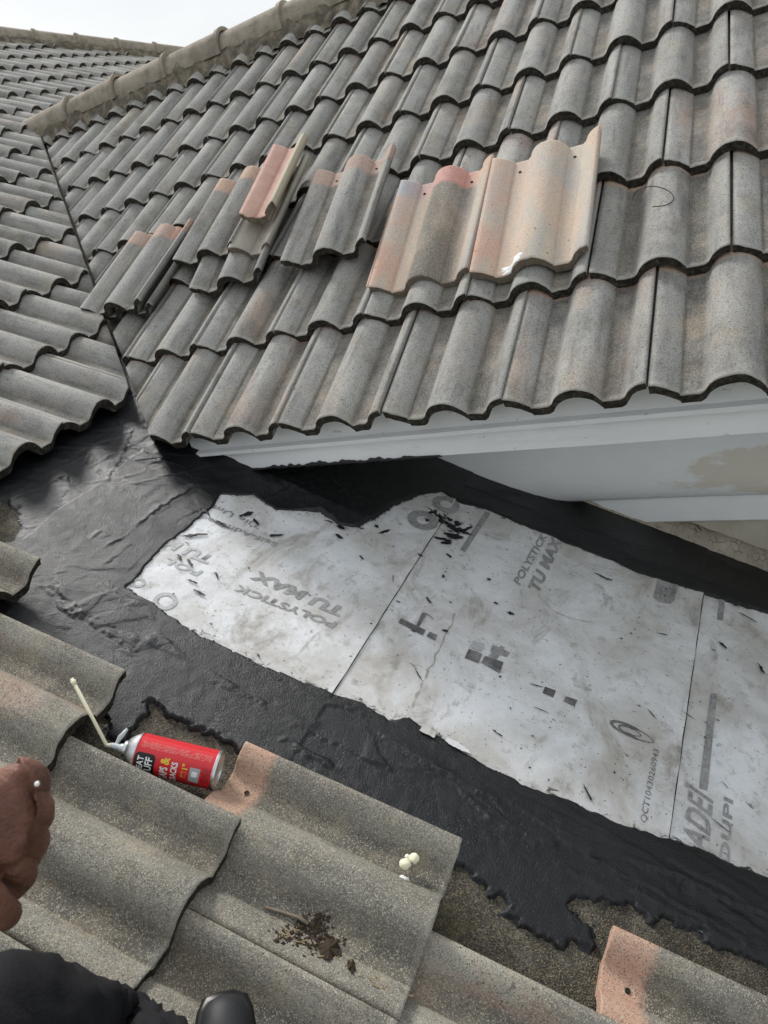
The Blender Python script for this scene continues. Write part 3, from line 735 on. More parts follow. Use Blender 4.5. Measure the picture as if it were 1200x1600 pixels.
# let the print follow the gentle waves of its sheet
SHH = {sh1: .0070, sh2: .0045, sh3: .0020}
for sh in (sh1, sh2, sh3):
    for ch in sh.children:
        if ch.name.startswith('lap_edge'): continue
        for v in ch.data.vertices:
            a, b = LM(v.co); ex = (v.co - OL).dot(NL) - HD - HS[sh]
            v.co = DW(a, b, SHH[sh] + .0016 * mnoise.noise(V((a * 5, b * 5, 1))) + .0008 * mnoise.noise(V((a * 13, b * 13, 3))) + .0014 + ex * .5)
        if ch.location.length > 0: ch.location = NL * .0005

# ------------------------------------------------------------------ black roof cement
def vnoise(X, Y, sx, sy, seed, octv=4, rough=.5):
    """value noise on plan arrays"""
    tot = np.zeros_like(X); amp = 1; norm = 0; g = np.random.default_rng(seed)
    for o in range(octv):
        T = g.random((96, 96)); fx = X * sx * 2 ** o + 13.7 * o; fy = Y * sy * 2 ** o + 7.3 * o
        ix = np.floor(fx).astype(int); iy = np.floor(fy).astype(int); tx = fx - ix; ty = fy - iy
        tx = tx * tx * (3 - 2 * tx); ty = ty * ty * (3 - 2 * ty)
        a = T[ix % 96, iy % 96]; b = T[(ix + 1) % 96, iy % 96]; c_ = T[ix % 96, (iy + 1) % 96]; d = T[(ix + 1) % 96, (iy + 1) % 96]
        tot += amp * ((a * (1 - tx) + b * tx) * (1 - ty) + (c_ * (1 - tx) + d * tx) * ty); norm += amp; amp *= rough
    return tot / norm * 2 - 1
def sdist(X, Y, poly):
    """signed distance to a polygon, positive inside"""
    d2 = np.full(X.shape, 1e9); inside = np.zeros(X.shape, bool); n = len(poly)
    for i in range(n):
        (x1, y1), (x2, y2) = poly[i], poly[(i + 1) % n]; ex, ey = x2 - x1, y2 - y1; L2 = ex * ex + ey * ey + 1e-12
        t = np.clip(((X - x1) * ex + (Y - y1) * ey) / L2, 0, 1); d2 = np.minimum(d2, (X - x1 - t * ex) ** 2 + (Y - y1 - t * ey) ** 2)
        cnd = (y1 > Y) != (y2 > Y)
        with np.errstate(divide='ignore', invalid='ignore'): inside ^= cnd & (X < ex * (Y - y1) / (ey if ey else 1e-12) + x1)
    return np.where(inside, 1, -1) * np.sqrt(d2)
def P2(pts): return [LM(deck(x, y, .008)) for x, y in pts]
white = P2([(345, 772), (395, 775), (430, 796), (500, 800), (530, 821), (560, 822), (585, 810), (610, 790), (650, 775), (690, 768), (720, 785), (760, 795), (800, 812), (835, 826), (875, 841), (905, 854), (950, 872), (1000, 895), (1050, 910), (1100, 925), (1150, 940), (1200, 955)])
white += [LM(lz(2.1, .42)), LM(lz(2.1, -.43))]
white += P2([(1200, 1370), (1160, 1355), (1110, 1335), (1060, 1312), (1010, 1300), (960, 1283), (900, 1255), (850, 1235), (800, 1215), (750, 1190), (700, 1158), (665, 1138), (640, 1119), (610, 1125), (560, 1095), (520, 1085), (440, 1050), (400, 1035), (360, 1015), (310, 990), (270, 965), (235, 940), (198, 918), (255, 855), (325, 800)])
outer = [LM(lz(2.2, .66)), LM(lz(-.60, .66)), LM(lz(-.66, .50)), LM(lz(-.5, .1))] + P2([(-60, 770), (5, 783), (32, 792), (36, 815), (22, 842), (0, 850)])
outer += P2([(-40, 890), (0, 1000), (60, 1040), (130, 1090), (165, 1150), (200, 1160), (215, 1128), (238, 1096), (262, 1108), (290, 1130), (335, 1143), (372, 1162), (400, 1190), (520, 1260), (700, 1350), (740, 1372), (770, 1390), (800, 1398), (782, 1428), (815, 1447), (850, 1462), (880, 1488), (915, 1492), (938, 1480), (932, 1445), (892, 1412), (905, 1402), (960, 1406), (1000, 1420), (1020, 1440), (1040, 1430), (1080, 1450), (1110, 1475), (1160, 1490), (1200, 1505)])
outer += [LM(lz(2.2, -.72))]
STEP = .0036
As = np.arange(min(p[0] for p in outer) - .02, 2.05, STEP); Bs = np.arange(min(p[1] for p in outer) - .02, 1.82, STEP)
GA, GB = np.meshgrid(As, Bs, indexing='ij')
wob = vnoise(GA, GB, 14, 14, 1, 5, .66) * .016 + vnoise(GA, GB, 60, 60, 2, 4, .7) * .008
so_ = sdist(GA, GB, outer) + wob * 1.35 + vnoise(GA, GB, 34, 34, 15, 5, .8) * .009; sw = sdist(GA, GB, white) + wob * .42 + vnoise(GA, GB, 30, 30, 9, 3) * .004
d_ = np.minimum(so_, -sw)
thk = .0165 * np.clip(d_ / .014, -1, 1)
edge_w = -sw < so_                                   # the edge along the white sheets is a thin film, the outer edge a thicker lip
ragged = np.clip(vnoise(GA, GB, 11, 11, 41, 4, .6) * 1.4 + .5, .15, 1.3)
thk = np.where(d_ > 0, np.where(edge_w, .0035, .0042 * ragged) * (1 - np.exp(-np.maximum(d_, 0) / .004)), d_ * .8)
rel = vnoise(GA, GB, 3.2, 6, 3, 4) * .003 + vnoise(GA, GB, 6, 18, 4, 3, .5) * .0009 + vnoise(GA, GB, 40, 60, 6, 3, .6) * .0005
rel = vnoise(GA, GB, 3.2, 5, 3, 3, .45) * .0030 + vnoise(GA, GB, 60, 60, 6, 3, .6) * .0003
JIT = vnoise(GA, GB, 18, 18, 81, 6, .72) * .016; JI2 = vnoise(GA, GB, 7, 7, 82, 4) * .02
rt = random.Random(77)
def trowel(a, b, th, ln, wd, amp, bend):
    """one flat pass of the trowel: a plateau with a torn edge on one side that feathers out on the other"""
    global rel
    r_ = ln / 2 + wd + .03; i0, i1 = np.searchsorted(As, [a - r_, a + r_]); j0, j1 = np.searchsorted(Bs, [b - r_, b + r_])
    if i1 - i0 < 3 or j1 - j0 < 3: return
    X, Y = GA[i0:i1, j0:j1] - a, GB[i0:i1, j0:j1] - b; c, s_ = math.cos(th), math.sin(th)
    u = X * c + Y * s_; v = -X * s_ + Y * c + bend * u * u + JIT[i0:i1, j0:j1] * .55; u = u + JI2[i0:i1, j0:j1]
    sharp = np.clip((wd / 2 - v) / .0045, 0, 1); feather = np.clip((v + wd / 2) / (wd * .8), 0, 1)
    ends = np.clip((ln / 2 - u) / .012, 0, 1) * np.clip((u + ln / 2) / (ln * .4), 0, 1)
    streak = 1 + .25 * np.sin(v * 330 + 4 * np.sin(u * 9 + a * 40)) * np.clip(JIT[i0:i1, j0:j1] * 60 + .3, 0, 1)
    rel[i0:i1, j0:j1] += amp * sharp * feather * ends * streak
for k in range(330):
    zone = rt.random()
    if zone < .42: a, b, th = rt.uniform(-.9, 2.), rt.uniform(.15, .70), rt.gauss(.06, .16)          # lower strip, worked along the slope
    elif zone < .62: a, b, th = rt.uniform(-.5, 2.), rt.uniform(1.45, 1.8), rt.gauss(0, .12)          # strip by the wall
    else: a, b, th = rt.uniform(-1.1, -.35), rt.uniform(.45, 1.8), rt.gauss(.75, .5)                  # wide patch in the valley
    trowel(a, b, th + (math.pi if rt.random() < .5 else 0), rt.uniform(.14, .55), rt.uniform(.03, .11), rt.uniform(.0007, .0024) * (.8 if zone > .62 else 1.15), rt.uniform(-.8, .8))
# torn ragged lumps near the outer edge by the can and by the lower right patch
lump = np.exp(-np.abs(so_ - .02) / .03) * np.clip(vnoise(GA, GB, 26, 26, 11, 5, .6), 0, 1) * .007 * (so_ < .06) * (GB < .78) * np.clip(vnoise(GA, GB, 4, 4, 71, 2) * 3 + .3, 0, 1)
# lips left by the trowel
lips = np.zeros_like(GA)
def stroke(pts, amp, wid=.014):
    global lips
    P = np.array(pts); best = np.full(GA.shape, 1e9); side = np.zeros_like(GA); tt = np.zeros_like(GA)
    lo = P.min(0) - .08; hi = P.max(0) + .08
    i0, i1 = np.searchsorted(As, [lo[0], hi[0]]); j0, j1 = np.searchsorted(Bs, [lo[1], hi[1]])
    if i1 - i0 < 2 or j1 - j0 < 2: return
    X, Y = GA[i0:i1, j0:j1], GB[i0:i1, j0:j1]; best = np.full(X.shape, 1e9); side = np.zeros_like(X); tt = np.zeros_like(X); n = len(P) - 1
    jx = vnoise(X, Y, 22, 22, 21, 5, .68) * .012
    for k in range(n):
        e = P[k + 1] - P[k]; L2 = (e ** 2).sum() + 1e-9; t = np.clip(((X - P[k, 0]) * e[0] + (Y - P[k, 1]) * e[1]) / L2, 0, 1)
        dx, dy = X - P[k, 0] - t * e[0], Y - P[k, 1] - t * e[1]; d = np.hypot(dx, dy); s = np.sign(e[0] * dy - e[1] * dx)
        m = d < best; best = np.where(m, d, best); side = np.where(m, s, side); tt = np.where(m, (k + t) / n, tt)
    sdv = best * side + jx; fade = np.clip(tt / .12, 0, 1) * np.clip((1 - tt) / .2, 0, 1) * np.clip((.07 - best) / .03, 0, 1)
    prof = np.where(sdv > 0, np.exp(-sdv / wid), -.22 * np.exp(sdv / .005))
    lips[i0:i1, j0:j1] += amp * prof * fade
def S(px, amp, wid=.014): stroke([LM(deck(x, y, .012)) for x, y in px], amp, wid)
S([(150, 862), (195, 838), (235, 805), (270, 780), (300, 762), (335, 748)], .0075)
S([(130, 850), (180, 815), (210, 790)], .004); S([(160, 890), (205, 850), (260, 820)], .004)
S([(5, 790), (60, 760), (100, 742), (130, 722), (150, 700)], .006); S([(85, 742), (105, 748), (110, 738)], .009, .012)
S([(60, 912), (80, 930), (105, 960), (140, 985), (175, 1005), (215, 1030), (240, 1050)], .009); S([(150, 975), (190, 1000), (230, 1022), (300, 1060), (380, 1105)], .005)
S([(60, 905), (110, 940), (130, 965)], .006); S([(160, 770), (200, 690), (215, 660)], .004); S([(190, 690), (215, 700), (245, 715)], .005)
S([(170, 640), (190, 665), (205, 672)], .005); S([(240, 745), (290, 740), (330, 755)], .004); S([(180, 720), (240, 718), (300, 735)], .004)
S([(350, 1020), (420, 1055), (500, 1090)], .005); S([(370, 1050), (450, 1075), (560, 1110), (640, 1150)], .005)
S([(430, 1160), (450, 1152), (480, 1180), (520, 1200), (510, 1165)], .009, .02)
S([(460, 1140), (540, 1170), (600, 1200), (660, 1235)], .006); S([(560, 1120), (620, 1165), (700, 1215), (760, 1245), (820, 1290)], .006)
S([(640, 1195), (700, 1210), (720, 1240), (790, 1305), (830, 1320)], .005); S([(720, 1235), (790, 1250), (850, 1290), (930, 1320)], .006)
S([(800, 1300), (900, 1330), (960, 1360), (1040, 1400), (1110, 1440), (1200, 1480)], .008); S([(960, 1350), (1060, 1370), (1140, 1410), (1200, 1440)], .006)
S([(700, 1330), (780, 1360), (860, 1395), (900, 1405)], .006); S([(740, 1380), (800, 1425), (840, 1450)], .008, .02); S([(640, 1250), (690, 1290), (760, 1320)], .005)
S([(215, 1085), (222, 1062), (250, 1065), (262, 1078)], .012, .012); S([(205, 1110), (230, 1085), (238, 1072)], .010, .012); S([(200, 1140), (215, 1108), (225, 1095)], .008, .01)
S([(255, 1075), (300, 1105), (350, 1130), (400, 1165)], .006)
rr = random.Random(5)
for k in range(30):                         # lesser trowel marks, along the valley strip or across it
    a = rr.uniform(-.9, 1.9); b = rr.choice([rr.uniform(.25, .66), rr.uniform(.6, 1.7) if a < .2 else rr.uniform(.2, .64), rr.uniform(1.5, 1.75)])
    th = rr.gauss(.05, .18) if b < .7 or b > 1.45 else rr.gauss(.9, .35); Ln = rr.uniform(.06, .3); pts = []
    for q in range(6):
        pts.append((a, b)); th += rr.gauss(0, .16); a += math.cos(th) * Ln / 5; b += math.sin(th) * Ln / 5
    stroke(pts, rr.uniform(.0015, .0045) * rr.choice((1, -1)), rr.uniform(.01, .035))
inside = np.clip(d_ / .02, 0, 1)
lips = np.clip(lips * .45, -.002, .008)
hgt = np.where(edge_w, .0055, .0022) + thk + inside * (rel + lips) + lump * np.clip(d_ / .008, 0, 1)
film = np.where(GA < LM(lz(.563, 0))[0], .0112, np.where(GA < LM(lz(1.236, 0))[0], .0088, .0064)) + .0010 * vnoise(GA, GB, 50, 50, 61, 3)
hgt = np.maximum(hgt, np.where((d_ > .0015) & (sw > -.30), film, -1))
# cement banked against the left end of the fascia
X_ = OL.x + GA * math.cos(B_); Y_ = OL.y + GB
fz = np.exp(-((X_ - .14) / .30) ** 2) * np.clip((Y_ - .02) / .075, 0, 1) ** 1.5 * (Y_ < .30); hgt += fz * .030 + fz * vnoise(GA, GB, 20, 20, 31, 4) * .008
keep = d_ > -.008
idx = -np.ones(GA.shape, int); qm = keep[:-1, :-1] & keep[1:, :-1] & keep[:-1, 1:] & keep[1:, 1:]
use = np.zeros(GA.shape, bool); use[:-1, :-1] |= qm; use[1:, :-1] |= qm; use[:-1, 1:] |= qm; use[1:, 1:] |= qm
idx[use] = np.arange(use.sum())
B0 = np.array(OL) + np.array(NL) * HD
PTS = B0 + GA[use][:, None] * np.array(-YL) + GB[use][:, None] * np.array(XL) + hgt[use][:, None] * np.array(NL)
qi, qj = np.nonzero(qm)
Q = np.stack([idx[qi, qj], idx[qi + 1, qj], idx[qi + 1, qj + 1], idx[qi, qj + 1]], 1)
me = bpy.data.meshes.new('roof_cement'); me.vertices.add(len(PTS)); me.vertices.foreach_set('co', PTS.ravel())
me.loops.add(Q.size); me.loops.foreach_set('vertex_index', Q.ravel()); me.polygons.add(len(Q)); me.polygons.foreach_set('loop_start', np.arange(0, Q.size, 4)); me.polygons.foreach_set('loop_total', np.full(len(Q), 4))
me.update(calc_edges=True); me.polygons.foreach_set('use_smooth', [True] * len(me.polygons)); me.validate()
cem = link('roof_cement', me, M_TAR); tag(cem, 'glossy black roofing cement trowelled round the white membrane', kind='stuff')
print('cement quads', len(Q))
for sh in (sh1, sh2, sh3):
    lp_ = [LM(v.co) for v in sh.data.vertices]; qa = np.array([p[0] for p in lp_]); qb = np.array([p[1] for p in lp_])
    at = sh.data.attributes.new('tar', 'FLOAT', 'POINT'); at.data.foreach_set('value', np.clip(1 - sdist(qa, qb, white) / .11, 0, 1) ** 1.5 * .8)
# scraps of cement smeared on the white sheets
bm = bmesh.new()
def blob(c, lx, ly, th, h, seed, n=16):
    P = deck(*c, h); ex = -YL * math.cos(th) + XL * math.sin(th); ey = YL * math.sin(th) + XL * math.cos(th)
    ring = []; top = bm.verts.new(P + NL * (.0015 + .05 * min(lx, ly)))
    for i in range(n):
        t = 2 * math.pi * i / n; k = 1 + .8 * mnoise.noise(V((math.cos(t) * 2.2, math.sin(t) * 2.2, seed * 3.3))) + .8 * mnoise.noise(V((i * 1.9, seed, 2)))
        ring.append(bm.verts.new(P + ex * lx * k * math.cos(t) + ey * ly * k * math.sin(t)))
    for i in range(n): bm.faces.new((top, ring[i], ring[(i + 1) % n]))
ex_blobs = [((706, 836), .030, .010, .3), ((722, 828), .020, .012, .9), ((715, 818), .012, .016, .2), ((690, 842), .03, .006, .25), ((676, 800), .010, .022, -.6), ((668, 812), .012, .010, 0), ((345, 818), .028, .007, -.1), ((303, 836), .034, .010, .75),
            ((385, 803), .008, .03, -.5), ((434, 836), .022, .007, .7), ((530, 838), .016, .008, -.3), ((533, 824), .012, .008, 0), ((300, 908), .016, .005, 0), ((312, 926), .020, .005, -.1), ((280, 870), .018, .005, -.6), ((297, 880), .022, .005, -.5), ((338, 898), .016, .004, -.7),
            ((602, 830), .006, .026, -.5), ((588, 822), .008, .008, 0), ((565, 871), .012, .005, -.5), ((940, 900), .026, .004, -.15), ((953, 905), .008, .004, 0), ((1170, 965), .028, .004, -.3), ((1148, 945), .018, .004, -.3), ((1130, 1008), .014, .006, -.6), ((1190, 1045), .006, .02, .4),
            ((656, 867), .010, .006, -.3), ((702, 868), .014, .006, -.3), ((765, 905), .006, .008, .5), ((798, 958), .010, .007, .2), ((775, 942), .006, .006, 0), ((670, 938), .012, .004, -.7), ((696, 985), .008, .005, .4), ((693, 900), .005, .010, .3), ((320, 795), .03, .006, -.55), ((400, 815), .016, .006, -.5)]
for q, (c, lx, ly, th) in enumerate(ex_blobs): blob(c, lx * .85, ly * .7, th, .0080 if c[0] > 540 else .0105, q)
rs = random.Random(11)
for q in range(34):                        # the torn, smeared place below the wall, at the joint of the first two sheets
    t = rs.random(); cx, cy, th = ((678 + 40 * t, 797 + 32 * t, -.55), (690 + 40 * t, 846 - 14 * t, .35), (705 + 28 * t, 818 + 12 * rs.random(), .4))[q % 3]
    s = rs.choice((.003, .004, .006, .009, .012)); blob((cx + rs.gauss(0, 4), cy + rs.gauss(0, 3)), s * rs.uniform(1, 2.6), s * rs.uniform(.35, .9), th + rs.gauss(0, .4), .0085 + .0003 * (q % 5), 900 + q, 18)
for q in range(18):                        # thin dragged marks
    cx, cy = rs.uniform(560, 1190), rs.uniform(790, 1300); a_, b_ = LM(deck(cx, cy, .008))
    if sdist(np.array([a_]), np.array([b_]), white)[0] < .015: continue
    blob((cx, cy), rs.uniform(.006, .02), rs.uniform(.0006, .0018), rs.gauss(-.4, .35), .0080 if a_ < .71 else .0055, 1200 + q, 18)
for q in range(120):
    for _ in range(20):
        x_, y_ = rr.uniform(210, 1199), rr.uniform(775, 1360); a_, b_ = LM(deck(x_, y_, .008))
        if sdist(np.array([a_]), np.array([b_]), white)[0] > .01: break
    else: continue
    s = rr.choice((.0007, .0007, .0009, .0009, .0012, .0016, .0022)); blob((x_, y_), s * rr.uniform(1, 2.6), s, rr.uniform(-.9, .5), .0105 if a_ < -.05 else (.0080 if a_ < .71 else .0055), q + 50, 7)
me = bm_mesh('cement_scraps', bm, True); o = link('cement_scraps', me, M_TAR); tag(o, 'small black scraps and smears of cement stuck to the white membrane', kind='stuff')
def dens(pts):
    out = []
    for (x1, y1), (x2, y2) in zip(pts, pts[1:] + pts[:1]):
        for k in range(4): t = k / 4; out.append((x1 + (x2 - x1) * t + 2.2 * mnoise.noise(V((x1 + k * 3.3, y1, 5))), y1 + (y2 - y1) * t + 2.2 * mnoise.noise(V((x1, y1 + k * 2.7, 9)))))
    return out
# white scraps of membrane left in the cement strip
for k, (pts, lab) in enumerate((([(660, 1134), (672, 1132), (683, 1142), (678, 1153), (664, 1146), (655, 1141)], 'small torn white scrap in the black cement beside the brown seam stain'),
                 ([(698, 1152), (712, 1157), (726, 1166), (736, 1177), (722, 1173), (708, 1166), (696, 1158)], 'longer torn white scrap in the black cement, lower of the two'))):
    bm = bmesh.new(); up = [bm.verts.new(deck(x + 1.6 * mnoise.noise(V((x * .31, y * .3, 1))), y, .0132)) for x, y in dens(pts)]; dn = [bm.verts.new(deck(x, y, .008)) for x, y in dens(pts)]; n = len(up)
    bm.faces.new(up); bm.faces.new(dn[::-1])
    for i in range(n): bm.faces.new((up[i], dn[i], dn[(i + 1) % n], up[(i + 1) % n]))
    tag(link('membrane_scrap', bm_mesh('membrane_scrap', bm), M_MEM[0]), lab, 'membrane scrap')

# ------------------------------------------------------------------ loose tiles lying on the wing roof
LG = 'loose roof tiles lying on the wing roof'
def loose(u, v, h, yaw, pitch, roll, me, label, name='loose_tile'):
    o = link(name, me, ()); M = Matrix((XA, YA, NA)).transposed().to_4x4(); M.translation = apt(u, v, h)
    o.matrix_world = M @ Matrix.Rotation(R(yaw), 4, 'Z') @ Matrix.Rotation(R(pitch), 4, 'X') @ Matrix.Rotation(R(roll), 4, 'Y') @ Matrix.Translation((0, 0, -.040))
    tag(o, label, 'roof tile', LG); return o
def holes(o):
    for x, y in ((.075, TL - .045), (.225, TL - .045)):
        bm = lathe([(0, .0042), (.0012, .0042), (.0012, .0030), (.0004, .0028)], 10); h_ = link('nail_hole', bm_mesh('nail_hole', bm), M_NOSE, o); h_.location = (x, y, ztop(x) + .0003)
M_EDGE_P = simple('pale_tile_edge', (.20, .165, .13), .92, .2, .6, 70, .9, 150, .004)
t = loose(.754, .412, .026, .1, 4.0, -1.0, tile_mesh(0, 61, M_PALE, M_EDGE_P), 'pale tan and pink loose tile with a white smear at its lower edge'); holes(t); T_TAN = t
t = loose(.446, .448, .016, -1.0, 4.0, 0, tile_mesh(0, 62, M_PALE_G, M_EDGE_P), 'loose tan and grey tile with a pink head, left beside the pale tan tile'); holes(t)
t = loose(.108, .614, .052, .4, 2.1, -.8, tile_mesh(0, 63, M_TILE_A), 'large dark grey loose tile with tan head, left of the pair of pale tiles'); holes(t)
t = loose(-.420, .774, .050, -4.5, 1.7, -4.0, tile_mesh(0, 64, M_TILE_A), 'tilted grey loose tile with a pink corner, left of the broken pink piece')
t = loose(-.764, .595, .066, -3.4, -1.6, 1.8, tile_mesh(0, 65, M_TILE_A), 'leftmost loose grey tile with pink left edge, top of two by the valley'); holes(t)
t = loose(-.735, .600, .036, -4.2, -1.2, 1.2, tile_mesh(0, 66, M_TILE_A), 'loose grey tile lying underneath the leftmost one by the valley')
t = loose(-.282, .615, .030, 2.0, 1.5, -1, tile_mesh(0, 67, M_TILE_A), 'dark loose tile showing its lower edge beneath the stacked broken pieces')
brk = lambda x: .03 * mnoise.noise(V((x * 40, 3, 1))) + .04
def pink_mat():
    m = MT('raw_pink_concrete', .88, .2); oc = m.coord('Object'); x, y, z = m.sep(m.tc.outputs['Object'])
    c = m.ramp(m.noise(oc, 25, 5, .6), [(.25, (.48, .29, .24)), (.75, (.60, .41, .34))])
    e = m.math('ADD', x, m.math('MULTIPLY', m.math('SUBTRACT', m.noise(oc, 30, 3), .5), .03))
    c = m.mix(m.ramp(e, [(.100, 0.), (.112, 1.)]), c, (.46, .41, .31)); c = m.mix(m.ramp(m.noise(oc, 90, 3, .7), [(.62, 0.), (.75, .4)]), c, (.2, .13, .1))
    m.color(c); m.bump(m.noise(oc, 170, 4, .7), .5, .002); return m.m
M_PINK = pink_mat()
M_CREAM = simple('cream_grey_concrete', (.36, .33, .28), .85, .25, .35, 18, .5, 160, .002)
t = loose(-.098, .775, .125, 2, -.5, 2, tile_mesh(0, 68, M_PINK, M_EDGE_P, x0=0.003, x1=.148, broken=brk), 'broken pink half tile lying on top of the stack')
t = loose(-.275, .735, .070, -2.5, 3, 3.8, tile_mesh(0, 69, M_CREAM, M_EDGE_P, x0=.13, x1=.2958), 'narrow cream broken tile piece below the pink half tile')
def on_tile(M, x, y, n, up=0.):
    P = hit(x, y, M @ V((.1, .2, .03)), n)
    for _ in range(6):
        q = M.inverted() @ P; P = hit(x, y, M @ V((q.x, q.y, ztop(min(max(q.x, 0), .295)) + up)), n)
    return P
for key in (('l', 1, 0), ('l', 3, 0)):
    o, M = TILES[key]; bm = lathe([(0, .0050), (.0012, .0048), (.0012, .0030), (.0004, .0028)], 10); h_ = link('nail_hole', bm_mesh('nail_hole', bm), M_NOSE, o); h_.location = (.225, TL - .045, ztop(.225) + .0004)
o, M = TILES['a', 1, 3]
loop = [(988, 311), (995, 299), (1008, 293), (1022, 291), (1038, 295), (1050, 303), (1052, 312), (1044, 319), (1032, 322), (1017, 323)]
sm = []
for a_, b_, c_, d_ in zip([loop[0]] + loop, loop, loop[1:], loop[2:] + [loop[-1]]):
    for k in range(4):
        t_ = k / 4; sm.append(tuple(.5 * (2 * b_[i] + (c_[i] - a_[i]) * t_ + (2 * a_[i] - 5 * b_[i] + 4 * c_[i] - d_[i]) * t_ ** 2 + (3 * b_[i] - a_[i] - 3 * c_[i] + d_[i]) * t_ ** 3) for i in (0, 1)))
h_ = link('drawn_loop', bm_mesh('drawn_loop', tube([on_tile(M, x, y, NA, .0002) for x, y in sm], .0011, 6), True), simple('dark_crayon', (.05, .048, .045), .8, .2)); h_.parent = o; h_.matrix_parent_inverse = M.inverted()
# white foam smear on the tan tile
def clump(name, pts, mat, seed, sub=3):
    bm = bmesh.new()
    for (p, r, sc) in pts:
        res = bmesh.ops.create_icosphere(bm, subdivisions=sub, radius=r)
        for v in res['verts']:
            n = v.co.normalized(); k = 1 + .18 * mnoise.noise(n * 1.6 + V((seed, p[0] * 9, 0)))
            v.co = V((v.co.x * sc[0] * k, v.co.y * sc[1] * k, v.co.z * sc[2] * k)) + V(p)
    return link(name, bm_mesh(name, bm, True), mat)
M_FOAM = simple('cream_foam', (.80, .76, .56), .5, .4, .06, 40, .25, 120, .001)
M_WFOAM = simple('white_foam', (.80, .80, .78), .7, .3, .06, 60, .5, 200, .002)
def splat(name, M, cx, cy, lx, ly, mat, seed, th=.002, zf=ztop):
    """a thin smear that follows the top of a tile"""
    bm = bmesh.new(); rings = []
    for k in (0, .45, .8, 1):
        row = []
        for i in range(26):
            t = 2 * math.pi * i / 26; w_ = 1 + .6 * mnoise.noise(V((math.cos(t) * 1.8, math.sin(t) * 1.8, seed))) + .3 * mnoise.noise(V((i * 1.7, seed, 4)))
            x, y = cx + lx * k * w_ * math.cos(t), cy + ly * k * w_ * math.sin(t); y = max(y, .001)
            row.append(bm.verts.new(M @ V((x, y, zf(min(max(x, 0), .297)) + th * (1 - k * k) + .0006 * (k < 1) + (.0012 * mnoise.noise(V((x * 300, y * 300, seed))) if k < 1 else -.0004)))))
        rings.append(row)
    for a, b in zip(rings, rings[1:]):
        for i in range(26): bm.faces.new((a[i], a[(i + 1) % 26], b[(i + 1) % 26], b[i]))
    return link(name, bm_mesh(name, bm, True), mat)
bpy.context.view_layer.update()
o = splat('foam_smear', T_TAN.matrix_world, .105, .016, .034, .016, M_WFOAM, 3, .003); o.name = 'foam_smear'
tag(o, 'white foam smear at the lower edge of the pale tan loose tile', 'foam smear')

# ------------------------------------------------------------------ foam can
M_RED = simple('red_can_paint', (.62, .022, .030), .28, .5, .08, 8)
M_METAL = simple('satin_steel', (.62, .63, .64), .32, .5, .1, 30, metal=1.)
M_BLK = simple('black_label', (.012, .012, .014), .35, .4)
M_WHT = simple('white_label', (.78, .78, .76), .4, .4)
M_YEL = simple('yellow_label', (.80, .52, .05), .4, .4)
M_PALE_RED = simple('pale_red_small_print', (.72, .20, .19), .35, .4)
M_GRYP = simple('grey_picture_label', (.36, .38, .39), .4, .4, .5, 90)
M_STRAW = simple('cream_plastic', (.66, .62, .46), .45, .4, .1, 30)
M_CLEAR = simple('milky_plastic', (.52, .55, .56), .3, .5, .1, 30)
RC = .0345
pb = hit(340, 1204, OL + NL * (HD + .016 + RC), NL); pt = hit(197, 1170, OL + NL * (HD + .016 + RC), NL)
ax = (pt - pb).normalized(); LB = (hit(217, 1174, OL + NL * (HD + .016 + RC), NL) - pb).length
can = empty('foam_can', pb)
zc = ax; xc = (NL - zc * NL.dot(zc)).normalized(); yc = zc.cross(xc)
can.matrix_world = Matrix((xc, yc, zc)).transposed().to_4x4(); can.matrix_world.translation = pb
Mc = Matrix((xc, yc, zc)).transposed().to_4x4(); Mc.translation = pb; can.matrix_world = Mc
tag(can, 'red foam sealant can lying on the roof deck beside the tiles', 'aerosol can')
link('body', smooth_by_angle(bm_mesh('body', lathe([(.004, RC), (LB - .002, RC)], 48, False)), 40), M_RED, can)
link('base_rim', smooth_by_angle(bm_mesh('base_rim', lathe([(.004, RC - .001), (.004, RC + .0012), (.001, RC + .0016), (-.002, RC + .0006), (-.0025, RC - .002), (.001, RC - .004), (.006, RC - .009), (.009, .004)], 48)), 60), M_METAL, can)
link('shoulder', smooth_by_angle(bm_mesh('shoulder', lathe([(LB - .003, RC), (LB - .0025, RC + .0014), (LB + .0005, RC + .0014), (LB + .001, RC - .001), (LB + .010, RC - .006), (LB + .017, RC - .012), (LB + .020, RC - .015), (LB + .021, .0155), (LB + .026, .015), (LB + .0275, .012), (LB + .026, .006)], 48)), 40), M_METAL, can)
link('valve', smooth_by_angle(bm_mesh('valve', lathe([(LB + .024, .0085), (LB + .034, .0075), (LB + .036, .0055), (LB + .052, .0048), (LB + .053, .003)], 20)), 40), M_CLEAR, can)
Mi = Mc.inverted()
nz = V((0, 0, LB + .052))
tip = Mi @ hit(112, 1060, OL + NL * .02, NL); elb = Mi @ hit(168, 1167, OL + NL * (-.050), NL)
link('straw', bm_mesh('straw', tube([nz, nz * .4 + elb * .6 + V((.002, 0, 0)), elb, elb * .93 + tip * .07, tip], [.0042, .004, .0042, .0034, .0034], 10), True), M_STRAW, can)
bmx = tube([tip * .97 + elb * .03, tip * .90 + elb * .1], [.0052, .0046], 8); link('straw_tip', bm_mesh('straw_tip', bmx, True), M_FOAM, can)
tg0 = Mi @ hit(178, 1170, OL + NL * (-.048), NL); tg1 = Mi @ hit(188, 1152, OL + NL * (-.03), NL); tg2 = Mi @ hit(199, 1139, OL + NL * (-.02), NL)
bmx = tube([tg0, tg0 * .5 + tg1 * .5 + V((.001, .002, 0)), tg1, tg2], [.0045, .0034, .0050, .0026], 8); link('trigger', bm_mesh('trigger', bmx, True), M_CLEAR, can)
PH0 = R(0)
